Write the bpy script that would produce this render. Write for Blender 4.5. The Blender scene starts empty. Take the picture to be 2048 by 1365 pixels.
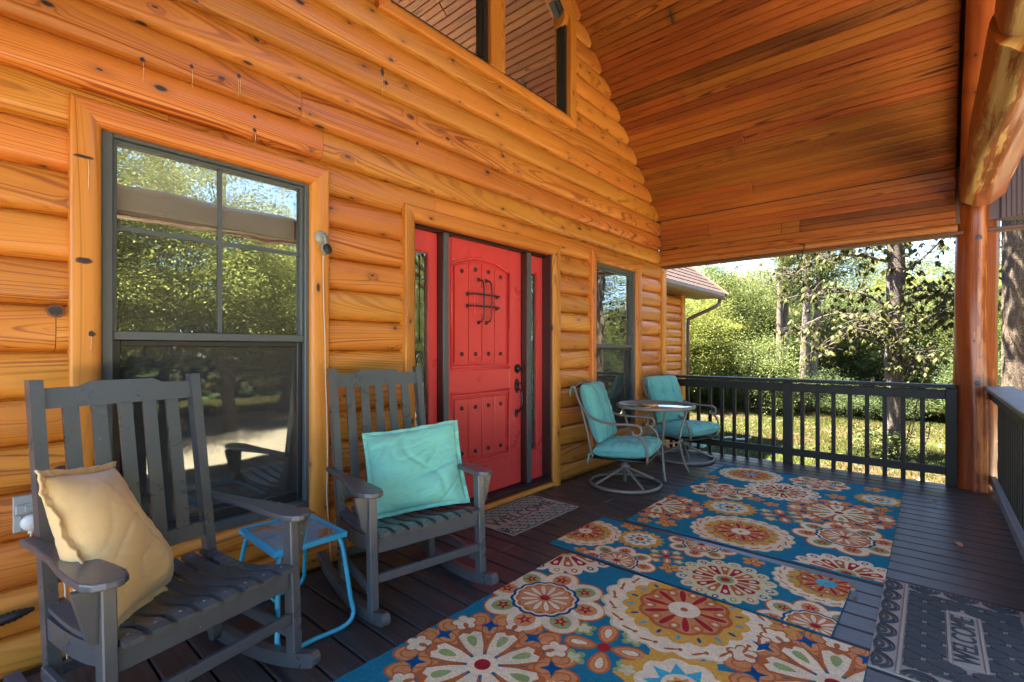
import bpy, math, random
import numpy as np
from mathutils import Vector, Matrix
from mathutils import noise as mnoise

random.seed(7)
rng = np.random.default_rng(11)
R = math.radians
PI = math.pi
scene = bpy.context.scene
col = scene.collection

# ------------------------------------------------------------------ camera
cam_d = bpy.data.cameras.new('camera')
cam = bpy.data.objects.new('camera', cam_d)
col.objects.link(cam)
cam.location = (2.70, 0.0, 1.29)
cam.rotation_euler = (R(90), 0, R(40.98))
cam_d.sensor_width = 36
cam_d.lens = 17.0
cam_d.shift_y = 0.0081
cam_d.clip_start = 0.02
cam_d.clip_end = 500
scene.camera = cam

# ------------------------------------------------------------------ world, sun, exposure
SUN_DIR = Vector((-0.36, -0.20, 1.0)).normalized()      # towards the sun
world = bpy.data.worlds.new('World')
scene.world = world
world.use_nodes = True
wn = world.node_tree
wn.nodes.clear()
sky = wn.nodes.new('ShaderNodeTexSky')
sky.sky_type = 'NISHITA'
sky.sun_disc = False
sky.sun_elevation = math.asin(SUN_DIR.z)
sky.sun_rotation = math.atan2(SUN_DIR.x, SUN_DIR.y)
sky.air_density = 1.0
sky.dust_density = 0.4
sky.ozone_density = 3.2
sky.altitude = 2500
bg = wn.nodes.new('ShaderNodeBackground')
bg.inputs['Strength'].default_value = 0.06
wo = wn.nodes.new('ShaderNodeOutputWorld')
wn.links.new(sky.outputs[0], bg.inputs[0])
wn.links.new(bg.outputs[0], wo.inputs[0])

sun_d = bpy.data.lights.new('sun', 'SUN')
sun_d.energy = 5.0
sun_d.angle = R(0.53)
sun_d.color = (1.0, 0.93, 0.80)
sun = bpy.data.objects.new('sun', sun_d)
col.objects.link(sun)
sun.rotation_euler = SUN_DIR.to_track_quat('Z', 'Y').to_euler()

scene.view_settings.view_transform = 'Standard'
scene.view_settings.look = 'None'
scene.view_settings.exposure = 4.38
scene.view_settings.gamma = 1.0
scene.view_settings.use_curve_mapping = False
scene.render.engine = 'CYCLES'
scene.cycles.use_denoising = True
scene.cycles.max_bounces = 10
scene.cycles.diffuse_bounces = 5
scene.cycles.glossy_bounces = 5
scene.cycles.transparent_max_bounces = 16
scene.cycles.transmission_bounces = 4
scene.cycles.sample_clamp_indirect = 6.0
scene.cycles.caustics_reflective = False
scene.cycles.caustics_refractive = False

# ------------------------------------------------------------------ node helpers
class NT:
    def __init__(self, name):
        self.m = bpy.data.materials.new(name)
        self.m.use_nodes = True
        self.t = self.m.node_tree
        self.t.nodes.clear()
        self.out = self.t.nodes.new('ShaderNodeOutputMaterial')
    def n(self, kind, **kw):
        nd = self.t.nodes.new(kind)
        for k, v in kw.items():
            setattr(nd, k, v)
        return nd
    def link(self, a, b):
        self.t.links.new(a, b)
    def val(self, sock, v):
        if hasattr(v, 'is_output') or isinstance(v, bpy.types.NodeSocket):
            self.link(v, sock)
        else:
            sock.default_value = v
    def math(self, op, a, b=None, c=None, clamp=False):
        nd = self.n('ShaderNodeMath', operation=op)
        nd.use_clamp = clamp
        self.val(nd.inputs[0], a)
        if b is not None: self.val(nd.inputs[1], b)
        if c is not None: self.val(nd.inputs[2], c)
        return nd.outputs[0]
    def vmath(self, op, a, b):
        nd = self.n('ShaderNodeVectorMath', operation=op)
        self.val(nd.inputs[0], a); self.val(nd.inputs[1], b)
        return nd.outputs[0]
    def comb(self, x, y, z):
        nd = self.n('ShaderNodeCombineXYZ')
        for i, v in enumerate((x, y, z)): self.val(nd.inputs[i], v)
        return nd.outputs[0]
    def noise(self, vec, scale, detail=3, rough=0.5, dist=0.0, out=0):
        nd = self.n('ShaderNodeTexNoise')
        self.val(nd.inputs['Vector'], vec)
        nd.inputs['Scale'].default_value = scale
        nd.inputs['Detail'].default_value = detail
        nd.inputs['Roughness'].default_value = rough
        nd.inputs['Distortion'].default_value = dist
        return nd.outputs[out]
    def ramp(self, fac, stops, interp='LINEAR'):
        nd = self.n('ShaderNodeValToRGB')
        cr = nd.color_ramp
        cr.interpolation = interp
        while len(cr.elements) < len(stops): cr.elements.new(0.5)
        for e, (p, c) in zip(cr.elements, stops):
            e.position = p
            e.color = (c[0], c[1], c[2], 1) if isinstance(c, tuple) else (c, c, c, 1)
        self.val(nd.inputs[0], fac)
        return nd.outputs[0]
    def mix(self, fac, a, b, mode='MIX'):
        nd = self.n('ShaderNodeMix', data_type='RGBA', blend_type=mode)
        self.val(nd.inputs[0], fac)
        for s, v in ((nd.inputs[6], a), (nd.inputs[7], b)):
            if isinstance(v, tuple): v = (v[0], v[1], v[2], 1)
            self.val(s, v)
        return nd.outputs[2]
    def bump(self, h, strength, dist):
        nd = self.n('ShaderNodeBump')
        nd.inputs['Strength'].default_value = strength
        nd.inputs['Distance'].default_value = dist
        self.val(nd.inputs['Height'], h)
        return nd.outputs[0]
    def bsdf(self, color, rough, metallic=0.0, spec=0.5, normal=None, coat=0.0, coat_rough=0.2):
        b = self.n('ShaderNodeBsdfPrincipled')
        if isinstance(color, tuple): color = (color[0], color[1], color[2], 1)
        self.val(b.inputs['Base Color'], color)
        self.val(b.inputs['Roughness'], rough)
        b.inputs['Metallic'].default_value = metallic
        b.inputs['Specular IOR Level'].default_value = spec
        b.inputs['Coat Weight'].default_value = coat
        b.inputs['Coat Roughness'].default_value = coat_rough
        if normal is not None: self.link(normal, b.inputs['Normal'])
        self.link(b.outputs[0], self.out.inputs[0])
        return b
    def obj(self):
        return self.n('ShaderNodeTexCoord').outputs['Object']

MATS = {}
def wood(name, axis, light, mid, dark, rough=0.42, ring=95.0, knots=0.6, knot_scale=1.0, coat=0.15, var=0.35, contrast=1.0, stain=None):
    t = NT(name)
    oc = t.obj()
    sp = t.n('ShaderNodeSeparateXYZ'); t.link(oc, sp.inputs[0])
    L, a, b = [(sp.outputs[0], sp.outputs[1], sp.outputs[2]), (sp.outputs[1], sp.outputs[2], sp.outputs[0]), (sp.outputs[2], sp.outputs[1], sp.outputs[0])]['xyz'.index(axis)]
    rnd = t.n('ShaderNodeObjectInfo').outputs['Random']
    off = t.math('MULTIPLY', rnd, 173.0)
    off2 = t.math('FRACT', t.math('MULTIPLY', rnd, 37.3))
    off3 = t.math('FRACT', t.math('MULTIPLY', rnd, 91.7))
    Ls = t.math('ADD', L, off)
    # knots: one per cell of a stretched 2-D pattern along the piece
    kv = t.comb(t.math('MULTIPLY', Ls, 3.0 * knot_scale), t.math('MULTIPLY_ADD', t.math('ADD', a, b), 6.5 * knot_scale, t.math('MULTIPLY', off2, 9.0)), 0.0)
    vo = t.n('ShaderNodeTexVoronoi'); vo.voronoi_dimensions = '2D'; t.link(kv, vo.inputs['Vector']); vo.inputs['Scale'].default_value = 1.0
    sepc = t.n('ShaderNodeSeparateColor'); t.link(vo.outputs['Color'], sepc.inputs[0])
    has = t.math('LESS_THAN', sepc.outputs[0], knots)
    ksize = t.math('MULTIPLY_ADD', t.math('MULTIPLY', sepc.outputs[1], sepc.outputs[2]), 0.075, 0.036)
    kd = t.math('ADD', vo.outputs['Distance'], t.math('MULTIPLY', t.math('SUBTRACT', t.noise(kv, 16.0, 2), 0.5), 0.035))
    kmask = t.math('MULTIPLY', t.math('SUBTRACT', 1.0, t.math('DIVIDE', kd, ksize), clamp=True), has)
    kmask = t.math('MULTIPLY', kmask, 2.6, clamp=True)
    kinf = t.math('MULTIPLY', t.math('POWER', 2.718, t.math('MULTIPLY', t.math('MULTIPLY', kd, kd), -48.0)), has)
    # growth rings cut lengthwise
    wv = t.comb(t.math('MULTIPLY', Ls, 0.7), t.math('MULTIPLY', a, 3.0), t.math('MULTIPLY', b, 3.0))
    warp = t.math('MULTIPLY', t.math('SUBTRACT', t.noise(wv, 1.0, 2), 0.5), 0.055)
    a0 = t.math('MULTIPLY_ADD', off2, 0.12, -0.06)
    b0 = t.math('MULTIPLY_ADD', off3, 0.05, 0.035)
    aa = t.math('ADD', t.math('ADD', a, a0), warp)
    bb = t.math('ADD', t.math('ADD', b, b0), t.math('MULTIPLY', t.math('SINE', t.math('MULTIPLY', Ls, 0.9)), 0.03))
    rad = t.math('SQRT', t.math('ADD', t.math('MULTIPLY', aa, aa), t.math('MULTIPLY', bb, bb)))
    rad = t.math('ADD', rad, t.math('MULTIPLY', kinf, 0.009))
    n1 = t.n('ShaderNodeTexNoise'); n1.noise_dimensions = '1D'
    t.link(t.math('MULTIPLY_ADD', rad, ring, off), n1.inputs['W'])
    n1.inputs['Scale'].default_value = 1.0; n1.inputs['Detail'].default_value = 2.0
    fib = t.noise(t.comb(t.math('MULTIPLY', Ls, 5.0), t.math('MULTIPLY', a, 240.0), t.math('MULTIPLY', b, 240.0)), 1.0, 3)
    big = t.noise(t.comb(t.math('MULTIPLY', Ls, 1.0), t.math('MULTIPLY', a, 7.0), t.math('MULTIPLY', b, 7.0)), 1.0, 3)
    big2 = t.noise(t.comb(t.math('MULTIPLY', Ls, 0.6), t.math('MULTIPLY_ADD', a, 4.0, 7.7), t.math('MULTIPLY', b, 4.0)), 1.0, 2)
    line = t.ramp(t.math('ADD', n1.outputs[0], t.math('MULTIPLY', t.math('SUBTRACT', fib, 0.5), 0.10)), [(0.36, 1.0), (0.52, 0.0)])
    amt = t.math('MULTIPLY', t.math('MULTIPLY', t.math('SUBTRACT', big2, 0.28), 3.0, clamp=True), 0.62 * contrast)
    c = t.mix(t.math('MULTIPLY', t.math('SUBTRACT', big, 0.3), 2.4, clamp=True), light, mid)
    c = t.mix(t.math('MULTIPLY', t.math('SUBTRACT', fib, 0.5), 0.9, clamp=True), c, t.mix(0.5, c, dark))
    c = t.mix(t.math('MULTIPLY', line, amt, clamp=True), c, dark)
    c = t.mix(t.math('MULTIPLY', t.math('SUBTRACT', big2, 0.56), 2.2, clamp=True), c, t.mix(0.42, c, dark))
    # each piece its own tone
    hsv = t.n('ShaderNodeHueSaturation')
    hsv.inputs['Saturation'].default_value = 1.0
    t.link(t.math('MULTIPLY_ADD', off3, 0.016, 0.492), hsv.inputs['Hue'])
    t.link(t.math('MULTIPLY_ADD', off2, var, 1.0 - var * 0.55), hsv.inputs['Value'])
    t.link(c, hsv.inputs['Color'])
    c = hsv.outputs[0]
    if stain:
        st = t.math('GREATER_THAN', rnd, 0.955)
        c = t.mix(t.math('MULTIPLY', st, t.math('MULTIPLY', big, 1.1)), c, stain)
    c = t.mix(t.math('MULTIPLY', kinf, 0.42), c, (dark[0] * .7, dark[1] * .7, dark[2] * .7))
    kc = t.noise(kv, 60.0, 2)
    c = t.mix(kmask, c, t.ramp(kc, [(0.35, (0.012, 0.010, 0.009)), (0.62, (0.05, 0.04, 0.032)), (0.78, (0.19, 0.17, 0.14))]))
    h = t.math('ADD', t.math('MULTIPLY', n1.outputs[0], 0.6), fib)
    nb = t.bump(h, 0.16, 0.0012)
    rg = t.math('MULTIPLY_ADD', big, 0.16, rough - 0.08)
    t.bsdf(c, rg, normal=nb, coat=coat, coat_rough=0.32, spec=0.4)
    MATS[name] = t.m
    return t.m

ORL, ORM, ORD = (0.67, 0.262, 0.042), (0.56, 0.184, 0.020), (0.24, 0.048, 0.006)
M_LOG = wood('log_wood', 'y', ORL, ORM, ORD, knots=0.62, contrast=1.5, var=0.24, ring=330, coat=0.22)
M_LOGZ = wood('casing_wood_upright', 'z', ORL, ORM, ORD, knots=0.35, contrast=1.2, var=0.15, ring=260)
M_LOGY = wood('casing_wood_level', 'y', ORL, ORM, ORD, knots=0.3, contrast=1.2, var=0.15, ring=260)
M_TRIMX = wood('trim_wood_cross', 'x', (0.52, 0.19, 0.045), (0.42, 0.135, 0.026), (0.2, 0.045, 0.01), knots=0.2, contrast=1.1)
M_CEIL = wood('ceiling_wood', 'x', (0.45, 0.138, 0.022), (0.34, 0.088, 0.012), (0.06, 0.012, 0.004), rough=0.42, ring=300, knots=0.14, contrast=1.9, var=0.26, coat=0.12, stain=(0.05, 0.012, 0.005))
M_POST = wood('peeled_log_wood', 'z', (0.46, 0.135, 0.026), (0.30, 0.068, 0.010), (0.13, 0.024, 0.005), rough=0.34, ring=60, knots=0.5, contrast=0.9, coat=0.2, var=0.08)

def deck_mat():
    t = NT('painted_deck_boards')
    oc = t.obj()
    sp = t.n('ShaderNodeSeparateXYZ'); t.link(oc, sp.inputs[0])
    rnd = t.n('ShaderNodeObjectInfo').outputs['Random']
    off = t.math('MULTIPLY', rnd, 61.0)
    v = t.comb(t.math('ADD', t.math('MULTIPLY', sp.outputs[0], 2.5), off), t.math('MULTIPLY', sp.outputs[1], 70.0), sp.outputs[2])
    g = t.noise(v, 1.0, 4)
    blot = t.noise(t.comb(t.math('ADD', sp.outputs[0], off), t.math('MULTIPLY', sp.outputs[1], 2.0), 0.0), 3.2, 4, 0.6)
    c = t.ramp(g, [(0.3, (0.030, 0.024, 0.022)), (0.55, (0.056, 0.046, 0.043)), (0.8, (0.088, 0.075, 0.069))])
    c = t.mix(t.math('MULTIPLY', t.math('SUBTRACT', blot, 0.60), 2.0, clamp=True), c, (0.115, 0.095, 0.084))
    # pale dust specks
    vo = t.n('ShaderNodeTexVoronoi'); t.link(oc, vo.inputs['Vector']); vo.inputs['Scale'].default_value = 26.0
    sc = t.n('ShaderNodeSeparateColor'); t.link(vo.outputs['Color'], sc.inputs[0])
    sm = t.math('MULTIPLY', t.math('LESS_THAN', vo.outputs['Distance'], t.math('MULTIPLY', sc.outputs[1], 0.085)), t.math('LESS_THAN', sc.outputs[0], 0.33))
    c = t.mix(sm, c, (0.3, 0.27, 0.24))
    ro = t.math('MULTIPLY_ADD', blot, 0.16, 0.27)
    t.bsdf(c, ro, normal=t.bump(g, 0.35, 0.0012), spec=0.45)
    return t.m
M_DECK = deck_mat()

def paint(name, c, rough=0.4, var=0.18, spec=0.5, bump=0.08, scale=9.0, coat=0.0, chips=None, metallic=0.0):
    t = NT(name)
    oc = t.obj()
    n = t.noise(oc, scale, 4, 0.6)
    cc = t.mix(n, tuple(x * (1 - var) for x in c), tuple(min(1, x * (1 + var)) for x in c))
    if chips:
        k = t.noise(oc, 70.0, 2, 0.5)
        cc = t.mix(t.math('GREATER_THAN', k, 0.765), cc, chips)
    f = t.noise(oc, 160.0, 2)
    t.bsdf(cc, t.math('MULTIPLY_ADD', n, 0.2, rough - 0.1), metallic=metallic, spec=spec, normal=t.bump(f, bump, 0.001), coat=coat)
    MATS[name] = t.m
    return t.m
M_CHAIR = paint('slate_chair_paint', (0.066, 0.071, 0.072), 0.30, 0.25, 0.75, chips=(0.35, 0.34, 0.31))
M_RAIL = paint('charcoal_rail_paint', (0.012, 0.012, 0.009), 0.5, 0.2, 0.3)
M_FRAME = paint('grey_window_frame', (0.085, 0.096, 0.094), 0.45, 0.12)
M_CAP = paint('weathered_grey_cap', (0.15, 0.165, 0.165), 0.42, 0.15)
M_FRAMED = paint('dark_screen_frame', (0.02, 0.02, 0.02), 0.4)
M_RED = paint('red_door_paint', (0.70, 0.062, 0.055), 0.30, 0.05, 0.5, bump=0.05, scale=4)
M_BRONZE = paint('dark_bronze_metal', (0.045, 0.018, 0.016), 0.32, 0.15, 0.6)
M_BLACK = paint('black_iron', (0.012, 0.012, 0.012), 0.35, 0.2, 0.6)
M_STUD = paint('black_bronze_stud', (0.03, 0.02, 0.018), 0.25, 0.2, 0.8, metallic=0.5)
M_TAUPE = paint('taupe_patio_metal', (0.20, 0.170, 0.135), 0.38, 0.1, 0.5, metallic=0.1)
M_BLUE = paint('turquoise_blue_paint', (0.045, 0.42, 0.62), 0.35, 0.08, 0.5, chips=(0.25, 0.15, 0.08))
M_PLAST = paint('off_white_plastic', (0.62, 0.62, 0.56), 0.45, 0.06)
M_GREYPL = paint('grey_plastic', (0.30, 0.32, 0.29), 0.45, 0.1)
M_CORD = paint('cream_cord', (0.66, 0.55, 0.40), 0.5, 0.06)
M_TAN = paint('tan_gutter_paint', (0.17, 0.105, 0.06), 0.45, 0.08)
M_BROWN = paint('brown_downspout', (0.11, 0.045, 0.022), 0.4, 0.1)
M_SIDING = paint('brown_panel_siding', (0.10, 0.062, 0.058), 0.55, 0.12)
M_SHADE = paint('cream_roller_shade', (0.86, 0.86, 0.74), 0.8, 0.05)
M_INT = paint('interior_dark_wood', (0.15, 0.065, 0.03), 0.6, 0.2)
M_INTD = paint('interior_dark_cabinet', (0.02, 0.018, 0.017), 0.4)
M_LEAD = paint('lead_came', (0.10, 0.10, 0.09), 0.35, metallic=0.6)

def rust_mat():
    t = NT('rusty_turquoise_mesh')
    oc = t.obj()
    n = t.noise(oc, 7.0, 5, 0.65)
    c = t.ramp(n, [(0.49, (0.13, 0.42, 0.55)), (0.54, (0.34, 0.33, 0.28)), (0.6, (0.42, 0.13, 0.03))])
    t.bsdf(c, 0.55)
    return t.m
M_RUST = rust_mat()

def fabric(name, c, weave=900.0, var=0.12, sheen=0.3):
    t = NT(name)
    oc = t.obj()
    n = t.noise(oc, 6.0, 5, 0.6)
    w = t.noise(t.vmath('MULTIPLY', oc, (weave, weave * 0.25, weave * 0.6)), 1.0, 1)
    w2 = t.noise(t.vmath('MULTIPLY', oc, (weave * 0.2, weave, weave * 0.3)), 1.0, 1)
    ww = t.math('ADD', w, w2)
    cc = t.mix(n, tuple(x * (1 - var) for x in c), tuple(x * (1 + var) for x in c))
    cc = t.mix(t.math('MULTIPLY', ww, 0.22), cc, tuple(x * 0.65 for x in c))
    b = t.bsdf(cc, 0.85, spec=0.25, normal=t.bump(t.math('ADD', ww, t.math('MULTIPLY', t.noise(oc, 22.0, 4), 3.0)), 0.28, 0.002))
    b.inputs['Sheen Weight'].default_value = sheen
    b.inputs['Sheen Roughness'].default_value = 0.5
    return t.m
M_YEL = fabric('mustard_linen', (0.78, 0.53, 0.22))
M_TEAL = fabric('aqua_cotton', (0.21, 0.56, 0.41))
M_CUSH = fabric('teal_outdoor_fabric', (0.15, 0.46, 0.41), sheen=0.15)

def glass_mat(name, tint, refl, rough=0.0, wav=0.4, scale=2.2, fine=False, haze=0.0, hazec=(.5, .5, .47)):
    t = NT(name)
    oc = t.obj()
    h = t.noise(oc, scale, 2, 0.4)
    if fine:
        h = t.math('ADD', h, t.math('MULTIPLY', t.noise(oc, 90.0, 2), 0.03))
    nb = t.bump(h, wav, 0.02)
    gl = t.n('ShaderNodeBsdfGlossy'); gl.inputs['Roughness'].default_value = rough
    gl.inputs['Color'].default_value = (0.95, 1.0, 0.97, 1)
    t.link(nb, gl.inputs['Normal'])
    tr = t.n('ShaderNodeBsdfTransparent'); tr.inputs['Color'].default_value = (*tint, 1)
    fr = t.n('ShaderNodeFresnel'); fr.inputs['IOR'].default_value = 1.5
    fac = t.math('ADD', t.math('MULTIPLY', fr.outputs[0], 1.0 - refl), refl, clamp=True)
    mx = t.n('ShaderNodeMixShader')
    t.link(fac, mx.inputs[0]); t.link(tr.outputs[0], mx.inputs[1]); t.link(gl.outputs[0], mx.inputs[2])
    if haze:
        df = t.n('ShaderNodeBsdfDiffuse'); df.inputs['Color'].default_value = (*hazec, 1)
        m2 = t.n('ShaderNodeMixShader'); m2.inputs[0].default_value = haze
        t.link(mx.outputs[0], m2.inputs[1]); t.link(df.outputs[0], m2.inputs[2]); mx = m2
    t.link(mx.outputs[0], t.out.inputs[0])
    return t.m
M_GLASS = glass_mat('coated_window_glass', (0.97, 0.98, 0.97), 0.22, wav=0.14, haze=.05)
M_GLASSG = glass_mat('gable_window_glass', (0.9, 0.9, 0.9), 0.85, wav=0.05)
M_SCREENGL = glass_mat('screened_window_glass', (0.45, 0.45, 0.43), 0.08, rough=0.03, wav=0.10, haze=.14, hazec=(.28, .27, .25))
M_LEADGL = glass_mat('textured_door_glass', (0.35, 0.38, 0.33), 0.35, rough=0.12, wav=0.5, scale=14, fine=True)
M_TABLEGL = glass_mat('smoked_table_glass', (0.30, 0.27, 0.25), 0.05, wav=0.02)

def leafmat(name, c1, c2, c3, trans=0.35, dry=None):
    t = NT(name)
    g = t.n('ShaderNodeNewGeometry')
    r = g.outputs['Random Per Island']
    c = t.ramp(r, [(0.0, c1), (0.55, c2), (1.0, c3)])
    big = t.noise(t.obj(), 0.9, 3)
    c = t.mix(t.math('MULTIPLY', t.math('SUBTRACT', big, 0.35), 1.4, clamp=True), c, t.mix(0.55, c, c3))
    if dry:
        c = t.mix(t.math('GREATER_THAN', t.math('FRACT', t.math('MULTIPLY', r, 17.3)), 0.86), c, dry)
    b = t.n('ShaderNodeBsdfPrincipled')
    t.link(c, b.inputs['Base Color']); b.inputs['Roughness'].default_value = 0.6
    b.inputs['Specular IOR Level'].default_value = 0.12
    tl = t.n('ShaderNodeBsdfTranslucent')
    t.link(t.mix(0.2, c, (0.11, 0.12, 0.015)), tl.inputs['Color'])
    mx = t.n('ShaderNodeMixShader'); mx.inputs[0].default_value = trans
    t.link(b.outputs[0], mx.inputs[1]); t.link(tl.outputs[0], mx.inputs[2])
    t.link(mx.outputs[0], t.out.inputs[0])
    return t.m
M_LEAFA = leafmat('broadleaf_foliage', (0.036, 0.052, 0.016), (0.072, 0.094, 0.028), (0.135, 0.155, 0.050))
M_LEAFB = leafmat('yellow_green_foliage', (0.055, 0.070, 0.014), (0.115, 0.130, 0.026), (0.190, 0.200, 0.050))
M_LEAFC = leafmat('dark_understorey_foliage', (0.022, 0.036, 0.014), (0.044, 0.064, 0.024), (0.085, 0.108, 0.044))
M_NEEDLE = leafmat('pine_foliage', (0.036, 0.048, 0.016), (0.070, 0.084, 0.026), (0.120, 0.130, 0.040))
M_BIGLEAF = leafmat('oak_leaf', (0.026, 0.026, 0.007), (0.038, 0.041, 0.010), (0.060, 0.060, 0.014), trans=0.25)
M_GRASS = leafmat('grass_blades', (0.028, 0.042, 0.006), (0.045, 0.060, 0.008), (0.070, 0.078, 0.014), dry=(0.08, 0.055, 0.02))

def bark_mat(name, dark, light, sc=1.0):
    t = NT(name)
    oc = t.obj()
    v = t.vmath('MULTIPLY', oc, (26.0 * sc, 26.0 * sc, 5.0 * sc))
    n = t.noise(v, 1.0, 5, 0.65, 0.6)
    vo = t.n('ShaderNodeTexVoronoi', feature='DISTANCE_TO_EDGE'); t.link(t.vmath('MULTIPLY', oc, (22.0 * sc, 22.0 * sc, 6.0 * sc)), vo.inputs['Vector'])
    crk = t.math('MULTIPLY', vo.outputs['Distance'], 4.0, clamp=True)
    c = t.ramp(n, [(0.3, dark), (0.7, light)])
    c = t.mix(crk, tuple(x * 0.35 for x in dark), c)
    h = t.math('ADD', n, t.math('MULTIPLY', crk, 0.8))
    t.bsdf(c, 0.85, spec=0.2, normal=t.bump(h, 0.8, 0.02))
    return t.m
M_BARK = bark_mat('grey_brown_bark', (0.10, 0.078, 0.062), (0.30, 0.24, 0.19))
M_BARKP = bark_mat('pine_bark', (0.17, 0.125, 0.095), (0.42, 0.33, 0.26), 0.8)
M_BARKR = bark_mat('pale_furrowed_bark', (0.09, 0.062, 0.042), (0.24, 0.175, 0.12), 0.9)

def ground_mat():
    t = NT('patchy_lawn')
    oc = t.obj()
    a = t.noise(oc, 0.5, 5, 0.6)
    b = t.noise(oc, 5.0, 5, 0.7)
    c = t.noise(oc, 45.0, 3, 0.7)
    grass = t.ramp(c, [(0.3, (0.014, 0.020, 0.004)), (0.7, (0.050, 0.055, 0.010))])
    dirt = t.ramp(c, [(0.3, (0.028, 0.017, 0.008)), (0.7, (0.080, 0.048, 0.024))])
    m = t.math('ADD', t.math('MULTIPLY', a, 0.7), t.math('MULTIPLY', b, 0.3))
    cc = t.mix(t.ramp(m, [(0.47, 0.0), (0.57, 1.0)]), grass, dirt)
    t.bsdf(cc, 0.95, spec=0.1, normal=t.bump(t.math('ADD', b, c), 0.8, 0.05))
    return t.m
M_GROUND = ground_mat()

def shingle_mat():
    t = NT('brown_asphalt_shingle')
    oc = t.obj()
    n = t.noise(oc, 160.0, 3, 0.7)
    r = t.n('ShaderNodeObjectInfo').outputs['Random']
    c = t.ramp(n, [(0.3, (0.016, 0.010, 0.009)), (0.7, (0.06, 0.037, 0.030))])
    c = t.mix(t.math('MULTIPLY', r, 0.5), c, (0.03, 0.017, 0.013))
    t.bsdf(c, 0.9, spec=0.2, normal=t.bump(n, 0.5, 0.003))
    return t.m
M_SHING = shingle_mat()

def rug_mat():
    t = NT('hooked_wool_rug')
    at = t.n('ShaderNodeAttribute', attribute_name='Col')
    oc = t.obj()
    y = t.noise(oc, 150.0, 3, 0.7)
    s = t.noise(t.vmath('MULTIPLY', oc, (22.0, 190.0, 1.0)), 1.0, 3, 0.7)
    big = t.noise(oc, 9.0, 3)
    v = t.math('ADD', t.math('MULTIPLY_ADD', y, 1.1, 0.0), t.math('MULTIPLY', s, 1.05))
    v = t.math('MULTIPLY', v, t.math('MULTIPLY_ADD', big, 0.3, 0.85))
    hs = t.n('ShaderNodeHueSaturation')
    t.link(at.outputs['Color'], hs.inputs['Color']); t.link(v, hs.inputs['Value'])
    vo = t.n('ShaderNodeTexVoronoi'); t.link(oc, vo.inputs['Vector']); vo.inputs['Scale'].default_value = 260.0
    h = t.math('ADD', t.math('MULTIPLY', vo.outputs['Distance'], -1.0), y)
    b = t.bsdf(hs.outputs[0], 0.95, spec=0.1, normal=t.bump(h, 0.6, 0.004))
    return t.m
M_RUG = rug_mat()

def rubber(name, dust):
    t = NT(name)
    oc = t.obj()
    n = t.noise(oc, 5.0, 5, 0.7)
    f = t.noise(oc, 300.0, 2)
    c = t.mix(t.math('MULTIPLY', f, 0.6), (0.028, 0.030, 0.030), (0.13, 0.135, 0.128))
    c = t.mix(t.ramp(t.math('MULTIPLY_ADD', f, 0.2, t.math('SUBTRACT', n, 0.1)), [(0.5 - dust, 0.0), (0.72 - dust, 1.0)]), c, (0.34, 0.29, 0.22))
    t.bsdf(c, 0.8, spec=0.3, normal=t.bump(f, 0.3, 0.001))
    return t.m
M_RUB = rubber('grey_rubber', -0.12)
M_RUBPALE = rubber('dusty_rubber_ground', 0.42)
M_RUBD = rubber('dusty_brown_rubber', 0.10)

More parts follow.
